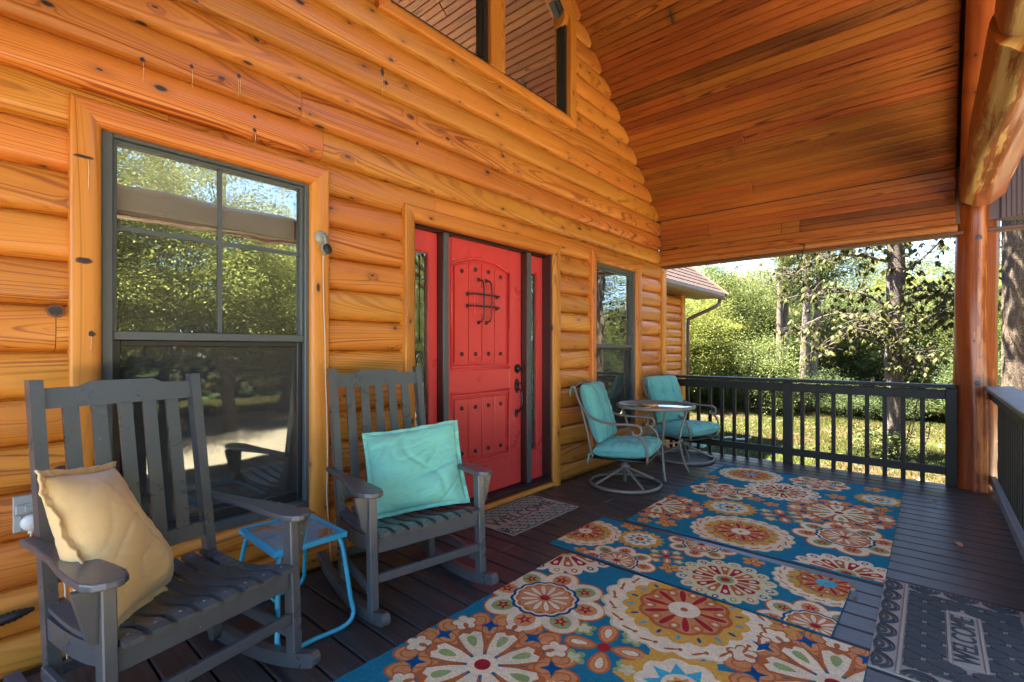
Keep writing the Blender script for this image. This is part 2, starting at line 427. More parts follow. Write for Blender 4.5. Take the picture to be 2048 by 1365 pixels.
# ------------------------------------------------------------------ mesh helpers
class MB:
    def __init__(self):
        self.v = []; self.f = []; self.mi = []; self.sm = []; self.c = []; self.cur = None
    def add(self, vs, fs, mi=0, smooth=False):
        o = len(self.v)
        self.v += [tuple(p) for p in vs]
        self.f += [tuple(i + o for i in f) for f in fs]
        self.mi += [mi] * len(fs); self.sm += [smooth] * len(fs)
        self.c += [self.cur] * len(fs)
        return self
    def box(self, c, s, rot=None, ch=0.0, mi=0):
        """box with centre c, size s, optional Matrix rot, chamfered edges"""
        hx, hy, hz = s[0] / 2, s[1] / 2, s[2] / 2
        c = Vector(c)
        if ch <= 0:
            vs = [Vector((x * hx, y * hy, z * hz)) for x in (-1, 1) for y in (-1, 1) for z in (-1, 1)]
            fs = [(0, 1, 3, 2), (4, 6, 7, 5), (0, 4, 5, 1), (2, 3, 7, 6), (0, 2, 6, 4), (1, 5, 7, 3)]
        else:
            ch = min(ch, hx * .9, hy * .9, hz * .9)
            vs = []; idx = {}
            for x in (-1, 1):
                for y in (-1, 1):
                    for z in (-1, 1):
                        for k in range(3):
                            p = [x * hx, y * hy, z * hz]
                            for j in range(3):
                                if j != k: p[j] -= (x, y, z)[j] * ch
                            idx[(x, y, z, k)] = len(vs); vs.append(Vector(p))
            fs = []
            for k in range(3):
                a, b = [(1, 2), (0, 2), (0, 1)][k]
                for s_ in (-1, 1):
                    loop = []
                    for (p, q) in ((-1, -1), (1, -1), (1, 1), (-1, 1)):
                        t3 = [0, 0, 0]; t3[k] = s_; t3[a] = p; t3[b] = q
                        loop.append(idx[(t3[0], t3[1], t3[2], k)])
                    flip = (s_ > 0) == (k == 1)
                    fs.append(tuple(loop[::-1]) if flip else tuple(loop))
            for k in range(3):          # edges along axis k
                a, b = [(1, 2), (0, 2), (0, 1)][k]
                for p in (-1, 1):
                    for q in (-1, 1):
                        t0 = [0, 0, 0]; t1 = [0, 0, 0]
                        t0[k] = -1; t1[k] = 1
                        for t_ in (t0, t1): t_[a] = p; t_[b] = q
                        l = [idx[(*t0, a)], idx[(*t1, a)], idx[(*t1, b)], idx[(*t0, b)]]
                        flip = (p * q > 0) == (k != 1)
                        fs.append(tuple(l if flip else l[::-1]))
            for x in (-1, 1):
                for y in (-1, 1):
                    for z in (-1, 1):
                        l = [idx[(x, y, z, 0)], idx[(x, y, z, 1)], idx[(x, y, z, 2)]]
                        fs.append(tuple(l if x * y * z > 0 else l[::-1]))
        if rot is not None: vs = [rot @ p for p in vs]
        return self.add([p + c for p in vs], fs, mi)
    def b2(self, lo, hi, ch=0.0, mi=0):
        return self.box([(a + b) / 2 for a, b in zip(lo, hi)], [abs(b - a) for a, b in zip(lo, hi)], None, ch, mi)
    def bar(self, p0, p1, w, h, up=(0, 0, 1), ch=0.003, mi=0, ext=0.0):
        """rectangular bar from p0 to p1; w across, h along up"""
        p0, p1 = Vector(p0), Vector(p1)
        d = (p1 - p0); L = d.length + ext * 2; d.normalize()
        u = Vector(up); u = (u - d * u.dot(d)).normalized()
        s = u.cross(d)
        rot = Matrix((d, s, u)).transposed()
        return self.box((p0 + p1) / 2, (L, w, h), rot, ch, mi)
    def tube(self, pts, r, n=8, closed=False, mi=0, flat=None, caps=True):
        pts = [Vector(p) for p in pts]
        N = len(pts)
        rs = r if isinstance(r, (list, tuple)) else [r] * N
        tang = []
        for i in range(N):
            a = pts[i - 1] if (i > 0 or closed) else pts[i]
            b = pts[(i + 1) % N] if (i < N - 1 or closed) else pts[i]
            tang.append((b - a).normalized())
        up = Vector((0, 0, 1))
        if abs(tang[0].dot(up)) > .9: up = Vector((1, 0, 0))
        u = (up - tang[0] * up.dot(tang[0])).normalized()
        vs = []
        for i in range(N):
            t_ = tang[i]
            u = (u - t_ * u.dot(t_)).normalized()
            w = t_.cross(u)
            for k in range(n):
                a = 2 * PI * k / n
                ca, sa = math.cos(a), math.sin(a)
                if flat: sa *= flat
                vs.append(pts[i] + (u * ca + w * sa) * rs[i])
        fs = []
        M = N if closed else N - 1
        for i in range(M):
            j = (i + 1) % N
            for k in range(n):
                k2 = (k + 1) % n
                fs.append((i * n + k, i * n + k2, j * n + k2, j * n + k))
        self.add(vs, fs, mi, True)
        if not closed and caps:
            o = len(self.v) - len(vs)
            self.f.append(tuple(o + k for k in range(n))[::-1]); self.f.append(tuple(o + (N - 1) * n + k for k in range(n)))
            self.mi += [mi, mi]; self.sm += [False, False]; self.c += [self.cur] * 2
        return self
    def prism(self, poly, fr, th, mi=0, smooth=False):
        """2-D polygon extruded by th; fr(x, y, h) -> 3-D point"""
        n = len(poly)
        vs = [fr(x, y, 0) for x, y in poly] + [fr(x, y, th) for x, y in poly]
        fs = [tuple(range(n))[::-1], tuple(range(n, 2 * n))] + [(i, (i + 1) % n, n + (i + 1) % n, n + i) for i in range(n)]
        return self.add(vs, fs, mi, smooth)
    def lathe(self, prof, c, axis='z', n=16, mi=0):
        c = Vector(c); vs = []
        for r, h in prof:
            for k in range(n):
                a = 2 * PI * k / n
                p = (r * math.cos(a), r * math.sin(a), h)
                if axis == 'x': p = (h, r * math.cos(a), r * math.sin(a))
                if axis == 'y': p = (r * math.sin(a), h, r * math.cos(a))
                vs.append(c + Vector(p))
        fs = []
        for i in range(len(prof) - 1):
            for k in range(n):
                k2 = (k + 1) % n
                fs.append((i * n + k, i * n + k2, (i + 1) * n + k2, (i + 1) * n + k))
        return self.add(vs, fs, mi, True)
    def grid(self, P, mi=0, smooth=True, closed_u=False):
        nu, nv = len(P), len(P[0])
        vs = [p for row in P for p in row]
        fs = [(i * nv + j, ((i + 1) % nu) * nv + j, ((i + 1) % nu) * nv + j + 1, i * nv + j + 1)
              for i in range(nu if closed_u else nu - 1) for j in range(nv - 1)]
        return self.add(vs, fs, mi, smooth)
    def mesh(self, name, mats, origin=(0, 0, 0)):
        me = bpy.data.meshes.new(name)
        ox, oy, oz = origin
        me.from_pydata([(x - ox, y - oy, z - oz) for x, y, z in self.v], [], self.f)
        me.polygons.foreach_set('material_index', self.mi)
        me.polygons.foreach_set('use_smooth', self.sm)
        for m in (mats if isinstance(mats, (list, tuple)) else [mats]): me.materials.append(m)
        if any(c is not None for c in self.c):
            ca = me.color_attributes.new('Col', 'FLOAT_COLOR', 'CORNER')
            buf = []
            for poly, c in zip(me.polygons, self.c):
                buf += list(c or (1, 1, 1, 1)) * poly.loop_total
            ca.data.foreach_set('color', buf)
        me.update()
        return me
    def build(self, name, mats, parent=None, center=False, **kw):
        o = (0, 0, 0)
        if center:
            a = np.array(self.v); o = tuple((a.min(0) + a.max(0)) / 2)
        ob = bpy.data.objects.new(name, self.mesh(name, mats, o))
        col.objects.link(ob)
        ob.location = o
        if parent is not None: ob.parent = parent
        tag(ob, **kw)
        return ob

def tag(o, label=None, cat=None, group=None, kind=None):
    if label: o['label'] = label
    if cat: o['category'] = cat
    if group: o['group'] = group
    if kind: o['kind'] = kind
    return o

def thing(name, label=None, cat=None, loc=(0, 0, 0), rz=0.0, group=None, kind=None, parent=None):
    o = bpy.data.objects.new(name, None)
    col.objects.link(o)
    o.empty_display_size = 0.1
    o.location = loc
    o.rotation_euler = (0, 0, rz)
    if parent is not None: o.parent = parent
    return tag(o, label, cat, group, kind)

def kids(o):
    return [c for c in bpy.data.objects if c.parent == o]

def dup(root, loc, rz, label, scale=None):
    r = root.copy(); col.objects.link(r)
    r.location = loc; r.rotation_euler = (0, 0, rz); r['label'] = label
    if scale: r.scale = (scale,) * 3
    for ch in kids(root):
        c = ch.copy(); col.objects.link(c); c.parent = r
        for g in kids(ch):
            d = g.copy(); col.objects.link(d); d.parent = c
    return r

def lerp(a, b, t): return a + (b - a) * t
def bez(p, n=12):
    """Catmull-Rom through points"""
    p = [Vector(q) for q in p]
    out = []
    for i in range(len(p) - 1):
        p0 = p[max(i - 1, 0)]; p1 = p[i]; p2 = p[i + 1]; p3 = p[min(i + 2, len(p) - 1)]
        for k in range(n):
            t = k / n
            out.append(0.5 * ((2 * p1) + (-p0 + p2) * t + (2 * p0 - 5 * p1 + 4 * p2 - p3) * t * t + (-p0 + 3 * p1 - 3 * p2 + p3) * t ** 3))
    out.append(p[-1])
    return out

# ================================================================== SETTING
GZ = -0.90                                   # lawn level
EY, RY = 6.09, 2.91                          # eave and ridge of the porch gable
HZ = 2.97                                    # where the ceiling springs from the header
SL = 0.90
def roofz(y): return HZ + SL * (EY - RY - abs(y - RY))

# ground: one sheet with gentle swell
def ground():
    m = MB(); P = []
    xs = list(np.linspace(-60, -12, 13)) + list(np.linspace(-10, 18, 57)) + list(np.linspace(20, 120, 14))
    ys = list(np.linspace(-60, -6, 10)) + list(np.linspace(-4, 36, 81)) + list(np.linspace(40, 200, 14))
    for x in xs:
        P.append([(x, y, GZ + 0.05 * math.sin(x * .7) * math.cos(y * .5) + 0.02 * math.sin(x * 3.1 + y * 2.3)) for y in ys])
    m.grid(P)
    m.f = [f[::-1] for f in m.f]
    m.build('lawn', M_GROUND, kind='structure')
ground()

MB().b2((5.0, -40, GZ + .02), (14.5, 17, GZ + .085), .01).build('bounce_ground', paint('sandy_bounce_ground', (.29, .245, .175), .9, .35, scale=3), kind='structure')  # pale ground added outside the view to bounce sunlight up into the porch
# deck
deck = thing('deck', kind='structure')
BP = 0.1462
y = -1.66; i = 0
while y < 6.18:
    y1 = min(y + BP - 0.009, 6.215)
    joints = [0.0, 3.26] if i % 9 else [0.0, random.choice([.62, 1.22]), 3.26]
    for a, b in zip(joints, joints[1:]):
        MB().b2((a + 0.001, y, -0.028), (b - 0.001, y1, random.uniform(-0.0006, 0.0006)), ch=0.005).build('deck_board', M_DECK, deck, center=True)
    y += BP; i += 1
MB().b2((0.0, 6.15, -0.26), (3.25, 6.19, -0.03)).b2((3.2, -1.6, -0.26), (3.24, 6.15, -0.03)).build('rim_joist', M_RAIL, deck)
mm = MB()
for yy in (-1.4, 1.2, 3.7, 6.0):
    for xx in (0.4, 3.05): mm.b2((xx, yy, GZ - .1), (xx + .1, yy + .1, -.03))
mm.build('deck_footing', M_RAIL, deck)
MB().b2((0.02, -1.5, -0.12), (3.18, 6.1, -0.06)).build('gap_shade_slab', M_INTD, deck)  # single dark slab below the boards, stands in for shade in the gaps

# ------------------------------------------------------------------ cabin wall
cabin = thing('log_cabin', 'orange stained log cabin wall with red door and grey framed windows behind the porch', 'house')
# openings: (y0, y1, z0, z1) that logs must leave free (centre lines of the casings)
BW = (0.375, 1.392, 0.325, 2.30)
DW = (2.045, 3.715, -0.1, 2.232)
SW = (4.43, 5.43, 0.325, 2.265)
UW_Z0 = 3.54
def open_upper(z):
    if z < UW_Z0: return None
    h = 1.045 if z < 4.56 else 1.045 - (z - 4.56) / SL
    return (2.915 - h, 2.915 + h) if h > 0.05 else None
PITCH = 0.187
def prof(z, z0, z1):
    t = (z - z0) / (z1 - z0) * 2 - 1
    return -0.042 + 0.045 * math.sqrt(max(0.0, 1 - abs(t) ** 2.5))
def log_piece(spans, z0, z1):
    """spans: list of (y0, y1, za, zb) rectangles of one log"""
    m = MB()
    for (a, b, za, zb) in spans:
        zs = list(np.linspace(za, zb, max(4, int(13 * (zb - za) / (z1 - z0)) + 1)))
        rows = [[(-0.10, yy, zz) for yy in (a, b)] for zz in (za,)]
        pts = [(-0.10, za)] + [(prof(zz, z0, z1), zz) for zz in zs] + [(-0.10, zb)]
        n = len(pts)
        vs = [(x, a, z) for x, z in pts] + [(x, b, z) for x, z in pts]
        m.add(vs, [(k, k + 1, n + k + 1, n + k) for k in range(n - 1)], smooth=True)
        m.add(vs, [tuple(range(n))[::-1], tuple(range(n, 2 * n))])
    return m
WY0, WY1 = -3.0, 6.10
j = -1
zj = 0.160 - PITCH
while zj < 5.8:
    z0, z1 = zj, zj + PITCH
    if j == -1: z0 = 0.002
    ys = [WY0, WY1]
    # ends under the sloping ceiling
    if z0 + 0.12 > HZ:
        top = min(EY, EY - (z0 + 0.05 - HZ) / SL + 0.01)
        ys = [2 * RY - top, top]
        if ys[1] - ys[0] < 0.1: break
    # butt joints
    cuts = [ys[0]]
    p = ys[0] + (random.uniform(3.1, 5.2) if z0 < 2.2 else random.uniform(3.0, 5.5))
    if z0 > 2.2 or True:
        while p < ys[1] - 0.5:
            cuts.append(p); p += random.uniform(1.6, 3.6)
    cuts = [q for q in cuts if z0 > 2.2 or not (1.3 < q < 2.2 or 3.6 < q < 4.6 or 5.3 < q < 6.0)]
    cuts.append(ys[1])
    zm0, zm1 = z0, z1
    holes = []
    for (a, b, za, zb) in (BW, DW, SW):
        if za < z1 and zb > z0: holes.append((a, b, za, zb))
    ou = open_upper(z1 - 0.02)
    if ou: holes.append((ou[0], ou[1], UW_Z0, 99))
    for ca, cb in zip(cuts, cuts[1:]):
        segs = []
        edges = sorted({ca, cb} | {e for h in holes for e in h[:2] if ca < e < cb})
        pieces = []
        for a, b in zip(edges, edges[1:]):
            mid = (a + b) / 2
            rng_z = [(z0, z1)]
            for (ha, hb, hza, hzb) in holes:
                if ha < mid < hb:
                    nz = []
                    for (p0, p1) in rng_z:
                        if hza > p0: nz.append((p0, min(p1, hza)))
                        if hzb < p1: nz.append((max(p0, hzb), p1))
                    rng_z = [q for q in nz if q[1] - q[0] > 0.012]
            if rng_z: segs.append((a, b, rng_z))
            elif segs:
                pieces.append(segs); segs = []
        if segs: pieces.append(segs)
        for sg in pieces:
            sp_ = [(a + (0.0012 if a == ca else 0), b - (0.0012 if b == cb else 0), q0, q1) for a, b, rz_ in sg for q0, q1 in rz_]
            if sp_ and max(s_[1] for s_ in sp_) > -0.6:
                log_piece(sp_, z0, z1).build('log', M_LOG, cabin, center=True)
    zj += PITCH; j += 1
# solid wall behind the logs (sheathing), with the openings left free
m = MB()
def sheath(y0, y1, z0, z1): m.b2((-0.22, y0, z0), (-0.102, y1, z1))
sheath(-3, .375, -.3, 2.3); sheath(1.392, 2.045, -.3, 2.3); sheath(3.715, 4.43, -.3, 2.3); sheath(5.43, 6.1, -.3, 2.3)
sheath(-3, 6.1, 2.3, UW_Z0); sheath(.375, 1.392, -.3, .325); sheath(4.43, 5.43, -.3, .325); sheath(2.045, 3.715, 2.232, 2.3)
sheath(4.43, 5.43, 2.265, 2.3); sheath(2.045, 3.715, -.3, .02)
sheath(-.3, 1.87, UW_Z0, 4.3); sheath(3.96, 6.1, UW_Z0, 4.3); sheath(0.9, 1.87, 4.3, 4.9); sheath(3.96, 4.9, 4.3, 4.9)
m.b2((-3.2, 6.0, -.3), (-0.1, 6.1, 3.2)); m.b2((-3.2, -3.1, -.3), (-0.1, -3.0, 3.2))
m.build('sheathing', M_INT, cabin)

def half_round(m, p0, p1, w, axis_out=(1, 0, 0), x0=-0.05, x1=0.032, inward=None):
    """casing board with its inner edge rounded; p0->p1 centre line in the wall plane (y, z)"""
    p0 = Vector((0, *p0)); p1 = Vector((0, *p1))
    d = (p1 - p0).normalized()
    s = Vector((0, *inward))
    pr = []
    for a in np.linspace(0, 1, 6): pr.append((-w / 2 + 0.012 * (1 - math.cos(a * PI / 2)), x1 - 0.012 + 0.012 * math.sin(a * PI / 2)))
    for a in np.linspace(0, 1, 8): pr.append((w / 2 - 0.055 + 0.055 * math.sin(a * PI / 2), x1 - 0.034 + 0.034 * math.cos(a * PI / 2)))
    pr = [(-w / 2, x0)] + pr + [(w / 2, x0)]
    return d, s, pr
def casing(y0, y1, z0, z1, w, m_name=None, bottom=True, parent=None):
    """mitred casing frame: outer rectangle; four boards"""
    sides = [((y0, z0), (y0, z1), (1, 0), 'z'), ((y1, z0), (y1, z1), (-1, 0), 'z'), ((y0, z1), (y1, z1), (0, -1), 'y')]
    if bottom: sides.append(((y0, z0), (y1, z0), (0, 1), 'y'))
    for (a, b, inn, ax) in sides:
        d, s, pr = half_round(None, a, b, w, inward=inn)
        mm = MB()
        A = Vector((0, *a)); B = Vector((0, *b)); n = len(pr)
        vs = []
        for P_, sg in ((A, 1), (B, -1)):
            for q, x in pr:
                off = q + w / 2                        # distance in from the outer edge
                mit = off if (bottom or not (ax == 'z' and P_ is A)) else 0
                v = P_ + s * off + d * sg * mit
                vs.append((x, v.y, v.z))
        fs = [(k, k + 1, n + k + 1, n + k) for k in range(n - 1)]
        mm.add(vs, fs, smooth=True)
        mm.add(vs, [tuple(range(n))[::-1], tuple(range(n, 2 * n)), (0, n, 2 * n - 1, n - 1)])
        mm.build('casing', M_LOGZ if ax == 'z' else M_LOGY, parent, center=True)
casing(0.308, 1.442, 0.268, 2.345, 0.105, parent=cabin)
casing(1.985, 3.785, 0.0, 2.275, 0.095, bottom=False, parent=cabin)
casing(4.355, 5.495, 0.268, 2.325, 0.108, parent=cabin)

def hung_window(y0, y1, z0, z1, zm, muntins):
    """double-hung window unit, front of frame at x=-0.012"""
    w = MB(); fx = -0.012
    for a, b in (((-.10, y0, z0), (fx, y0 + .042, z1)), ((-.10, y1 - .042, z0), (fx, y1, z1)),
                 ((-.10, y0 + .042, z1 - .035), (fx - .002, y1 - .042, z1)), ((-.10, y0 + .042, z0), (fx + .006, y1 - .042, z0 + .05))):
        w.b2(a, b, ch=.004)
    win = w.build('window', M_FRAME, cabin)
    u = MB(); iy0, iy1 = y0 + .042, y1 - .042
    u.b2((-.075, iy0, zm + .018), (-.030, iy0 + .016, z1 - .035), .003).b2((-.075, iy1 - .016, zm + .018), (-.030, iy1, z1 - .035), .003)
    u.b2((-.075, iy0, z1 - .052), (-.031, iy1, z1 - .036), .003).b2((-.085, iy0, zm - .018), (-.024, iy1, zm + .020), .003)
    u.build('upper_sash', M_FRAME, win)
    l = MB()
    l.b2((-.095, iy0, z0 + .05), (-.045, iy0 + .030, zm - .018), .003).b2((-.095, iy1 - .030, z0 + .05), (-.045, iy1, zm - .018), .003)
    l.b2((-.095, iy0 + .03, z0 + .05), (-.046, iy1 - .03, z0 + .095), .003).b2((-.095, iy0 + .03, zm - .045), (-.046, iy1 - .03, zm - .019), .003)
    l.build('lower_sash', M_FRAMED, win)
    MB().b2((-.062, iy0 + .016, zm + .020), (-.058, iy1 - .016, z1 - .052)).build('pane', M_GLASS, win)
    MB().b2((-.078, iy0 + .03, z0 + .095), (-.074, iy1 - .03, zm - .045)).build('pane', M_SCREENGL, win)
    if muntins:
        g = MB(); ym = muntins
        g.b2((-.056, ym - .010, zm + .02), (-.050, ym + .010, z1 - .052)).b2((-.0555, iy0, 1.825), (-.0505, iy1, 1.845))
        g.b2((-.090, ym - .010, z0 + .095), (-.084, ym + .010, zm - .045)).b2((-.0895, iy0, .86), (-.0845, iy1, .88))
        g.build('muntin', M_FRAME, win)
    return win
hung_window(0.413, 1.356, 0.372, 2.258, 1.350, 0.888)
hung_window(4.463, 5.388, 0.372, 2.218, 1.325, None)

# trapezoid gable windows, mirrored about the ridge
def upper_windows():
    c = 2.915
    for s in (1, -1):
        def Y(v): return c + s * v
        # casing boards: bottom, side, slanted top, and the mullion
        out = [(-0.0, 3.485), (1.137, 3.485), (1.137, 4.602), (0.0, 4.602 + 1.137 * SL)]
        inn = [(0.09, 3.585), (1.035, 3.585), (1.035, 4.555), (0.09, 4.555 + .945 * SL)]
        def quad(pts, name, mat, x0, x1, ch=True):
            mm = MB()
            mm.prism([(Y(a), b) for a, b in pts], lambda p, q, h: (x0 + h, p, q), x1 - x0)
            return mm
        for k in range(1, 3):
            quad([out[k], out[k + 1], inn[k + 1], inn[k]], 'casing', M_LOGZ, -.05, .030).build('casing', M_LOGZ, cabin, center=True)
        fr = MB()
        fi = [(0.118, 3.612), (1.0, 3.612), (1.0, 4.54), (0.118, 4.54 + .882 * SL)]
        for k in range(4):
            q = [inn[k], inn[(k + 1) % 4], fi[(k + 1) % 4], fi[k]]
            fr.prism([(Y(a), b) for a, b in q], lambda p, z_, h: (-.09 + h, p, z_), .078 if k != 1 else .072)
        fi2 = [(0.128, 3.622), (0.985, 3.622), (0.985, 4.53), (0.128, 4.53 + .857 * SL)]
        for k in range(4):
            q = [fi[k], fi[(k + 1) % 4], fi2[(k + 1) % 4], fi2[k]]
            fr.prism([(Y(a), b) for a, b in q], lambda p, z_, h: (-.09 + h, p, z_), .045)
        win = fr.build('window', M_FRAMED, cabin)
        MB().prism([(Y(a), b) for a, b in fi2], lambda p, z_, h: (-.07 + h, p, z_), .004).build('pane', M_GLASSG, win)
    d, s_, pr = half_round(None, (1.778, 3.485), (4.052, 3.485), .10, inward=(0, 1))
    mm = MB(); n = len(pr); vs = []
    for yy, sg in ((1.778, 1), (4.052, -1)):
        for q, x in pr:
            off = q + .05
            vs.append((x, yy + sg * off, 3.485 + off))
    mm.add(vs, [(k, k + 1, n + k + 1, n + k) for k in range(n - 1)], smooth=True)
    mm.add(vs, [tuple(range(n))[::-1], tuple(range(n, 2 * n)), (0, n, 2 * n - 1, n - 1)])
    mm.build('casing', M_LOGY, cabin, center=True)
    MB().b2((-.05, 2.826, 3.586), (.022, 3.004, 5.4), .006).build('mullion', M_LOGZ, cabin, center=True)
upper_windows()

# corner board
mm = MB()
mm.b2((-.20, 6.10, -.25), (.03, 6.225, 2.44), .014)
mm.build('corner_board', M_LOGZ, cabin, center=True)

def wall_knot(y, z, ry, rz, x):
    m = MB(); k = 13; rr = random.Random(int(y * 1000 + z * 77))
    rim = [(x, y + ry * math.cos(a) * rr.uniform(.82, 1.12), z + rz * math.sin(a) * rr.uniform(.82, 1.12)) for a in np.arange(k) * 2 * PI / k]
    mid = [(x + .0025, y + (q[1] - y) * .6, z + (q[2] - z) * .6) for q in rim]
    mid = [(x + .0014, y + (q[1] - y) * .72, z + (q[2] - z) * .72) for q in rim]
    m.add(rim + mid, [(i, (i + 1) % k, k + (i + 1) % k, k + i) for i in range(k)], 1, True)
    m.add(mid + [(x + .0016, y, z)], [(i, (i + 1) % k, k) for i in range(k)], 0, True)
    m.build('knot', [M_KNOT, M_KNOTRIM], cabin)
def drip(y, z, L, x):
    MB().tube([(x, y + .001 * math.sin(q * 5), z - q * L) for q in np.linspace(0, 1, 6)], [.0016, .0012, .0014, .0010, .0015, .0006], 5).build('resin_drip', M_RESIN, cabin)
def knot_mat():
    t = NT('dark_knot')
    n = t.noise(t.obj(), 130.0, 4, 0.7)
    t.bsdf(t.ramp(n, [(0.38, (0.008, 0.008, 0.009)), (0.6, (0.03, 0.028, 0.028)), (0.75, (0.12, 0.12, 0.12))]), 0.4, spec=.6)
    return t.m
M_KNOT = knot_mat()
M_KNOTRIM = paint('brown_knot_ring', (0.16, 0.042, 0.010), 0.4, .3)
M_RESIN = paint('pale_resin', (0.75, 0.55, 0.30), 0.25, spec=.7)
for (y_, z_, ry_, rz_, x_) in ((.352, 2.092, .034, .008, .033), (.350, 1.66, .030, .014, .033), (.374, 1.355, .016, .014, .030), (.268, 1.445, .032, .026, .002),
                               (.555, 2.60, .010, .012, .003), (.747, 2.655, .009, .012, .003), (.958, 2.70, .010, .013, .003), (1.036, 2.515, .011, .012, .002), (1.036, 2.445, .010, .012, .001),
                               (1.277, 2.65, .010, .010, .003), (1.82, 3.09, .014, .030, .002), (1.845, 3.035, .022, .016, .002), (2.103, 2.72, .012, .014, .002)):
    wall_knot(y_, z_, ry_, rz_, x_)
for (y_, z_, L__, x_) in ((.366, 2.080, .12, .034), (.374, 1.345, .06, .034), (.558, 2.59, .09, .005), (.750, 2.64, .09, .005), (.955, 2.68, .10, .005), (.964, 2.68, .07, .005), (1.038, 2.43, .06, .003), (1.82, 3.06, .12, .004), (1.832, 3.06, .09, .004), (2.105, 2.70, .06, .004)):
    drip(y_, z_, L__, x_)
# ---- entry door unit
DX = -0.10
dm = MB()                                      # bronze frame
dm.b2((-.16, 2.08, 2.185), (-.004, 3.69, 2.208), .003)        # outer head
dm.b2((-.16, 2.083, 2.160), (-.075, 3.687, 2.1845), .002)
dm.b2((-.16, 2.078, .06), (-.010, 2.092, 2.184), .002)
dm.b2((-.16, 3.668, .06), (-.008, 3.688, 2.184), .002)
door_frame = dm.build('door_frame', M_BRONZE, cabin)
for (a, b) in ((2.372, 2.424), (3.352, 3.412)):
    q = MB().b2((-.15, a, .085), (-.035, b, 2.159), .003, 0)
    q.b2((-.036, a + .004, .09), (-.030, b - .002, 2.155), .002, 1)
    q.build('mullion', [M_BRONZE, M_FRAME], cabin)
th = MB().b2((-.17, 2.09, .045), (-.004, 3.690, .078), .003)
for k in range(5): th.b2((-.155 + k * .03, 2.1, .078), (-.143 + k * .03, 3.68, .084), .001)
th.build('threshold', M_BRONZE, cabin)
MB().b2((-.05, 2.08, .002), (.028, 3.69, .044), .01).build('sill_board', M_LOGY, cabin, center=True)
MB().b2((-.05, 2.045, -.04), (.0, 3.70, .001)).build('sill_block', M_LOGY, cabin, center=True)

# door leaf with recessed arched panels made from stiles, rails and planks
y0, y1, z0, z1 = 2.428, 3.348, 0.092, 2.158
leaf = MB()
leaf.b2((DX - .055, y0, z0), (DX - .022, y1, z1))             # core
PY0, PY1 = 2.510, 3.185                                          # panel opening
def arch(yy, base, rise):
    t = (yy - (PY0 + PY1) / 2) / ((PY1 - PY0) / 2)
    return base + rise * (1 - t * t)
def flatbox(a, b, ch=.004): leaf.b2((DX - .022, a[0], a[1]), (DX, b[0], b[1]), ch)
flatbox((y0, z0), (PY0, z1)); flatbox((PY1, z0), (y1, z1))
flatbox((PY0, z0), (PY1, .375)); flatbox((PY0, .935), (PY1, 1.145))
N = 20
for k in range(N):                                                # arched head rail
    a = lerp(PY0, PY1, k / N); b = lerp(PY0, PY1, (k + 1) / N)
    leaf.add([(DX, a, arch(a, 1.955, .075)), (DX, b, arch(b, 1.955, .075)), (DX, b, z1), (DX, a, z1),
              (DX - .022, a, arch(a, 1.955, .075)), (DX - .022, b, arch(b, 1.955, .075))],
             [(0, 1, 2, 3), (4, 5, 1, 0)])
door = leaf.build('door', M_RED, cabin)
mo = MB()                                                         # raised bead round the panels
mo.tube([(DX, PY0, 1.152), (DX, PY0, 1.955)] + [(DX, yy, arch(yy, 1.955, .075)) for yy in np.linspace(PY0, PY1, 17)] + [(DX, PY1, 1.955), (DX, PY1, 1.152), (DX, PY0, 1.152)], .0105, 8)
mo.tube([(DX, PY0, .375), (DX, PY0, .925), (DX, PY1, .925), (DX, PY1, .375), (DX, PY0, .375)], .0105, 8)
mo.tube([(DX, PY0 - .012, 1.128), (DX, PY1 + .012, 1.128)], .0075, 6).tube([(DX, PY0 - .012, .948), (DX, PY1 + .012, .948)], .0075, 6)
mo.build('panel_bead', M_RED, door)
pw = (PY1 - PY0 - .07) / 4
for k in range(4):
    a = PY0 + .035 + k * pw + .0045; b = a + pw - .009
    pk = MB(); n = 6
    pts = [(a, 1.185), (b, 1.185)] + [(lerp(b, a, i / n), arch(lerp(b, a, i / n), 1.925, .07)) for i in range(n + 1)]
    pk.prism(pts, lambda p, q, h: (DX - .0219 + h, p, q), .018)
    pk.build('plank', M_RED, door)
    pk = MB().b2((DX - .0219, a, .41), (DX - .004, b, .895), .004)
    pk.build('plank', M_RED, door)
stud_me = None
for k in range(4):
    yy = PY0 + .035 + (k + .5) * pw
    for zz in (arch(yy, 1.925, .07) - .055, 1.252, .822, .466):
        if stud_me is None:
            stud_me = MB().lathe([(0.017, 0), (0.016, .006), (0.012, .012), (0.006, .0155), (0.0005, .0165)], (0, 0, 0), 'x', 14).mesh('stud', M_STUD)
        s = bpy.data.objects.new('stud', stud_me); col.objects.link(s); s.location = (DX - .003, yy, zz); s.parent = door
# speakeasy door and grille
sp_ = MB().b2((DX - .004, 2.755, 1.575), (DX + .006, 2.955, 1.80), .003)
sp_.b2((DX + .006, 2.79, 1.605), (DX + .010, 2.925, 1.775), .002)
sp_.build('peep_hatch', M_RED, door)
g = MB()
for yy in (2.805, 2.895):
    g.tube(bez([(DX, yy, 1.855), (DX + .045, yy + .002, 1.845), (DX + .062, yy, 1.79), (DX + .062, yy, 1.58), (DX + .045, yy, 1.525), (DX, yy, 1.512)], 6), .0065, 8)
    for zz in (1.858, 1.509): g.lathe([(.017, 0), (.015, .006), (.0, .009)], (DX + .001, yy, zz), 'x', 10)
for zz in (1.732, 1.637):
    g.tube(bez([(DX, 2.68, zz), (DX + .045, 2.69, zz), (DX + .056, 2.74, zz), (DX + .056, 2.96, zz), (DX + .045, 3.01, zz), (DX, 3.02, zz)], 6), .0065, 8)
    for yy in (2.678, 3.022): g.lathe([(.017, 0), (.015, .006), (.0, .009)], (DX + .001, yy, zz), 'x', 10)
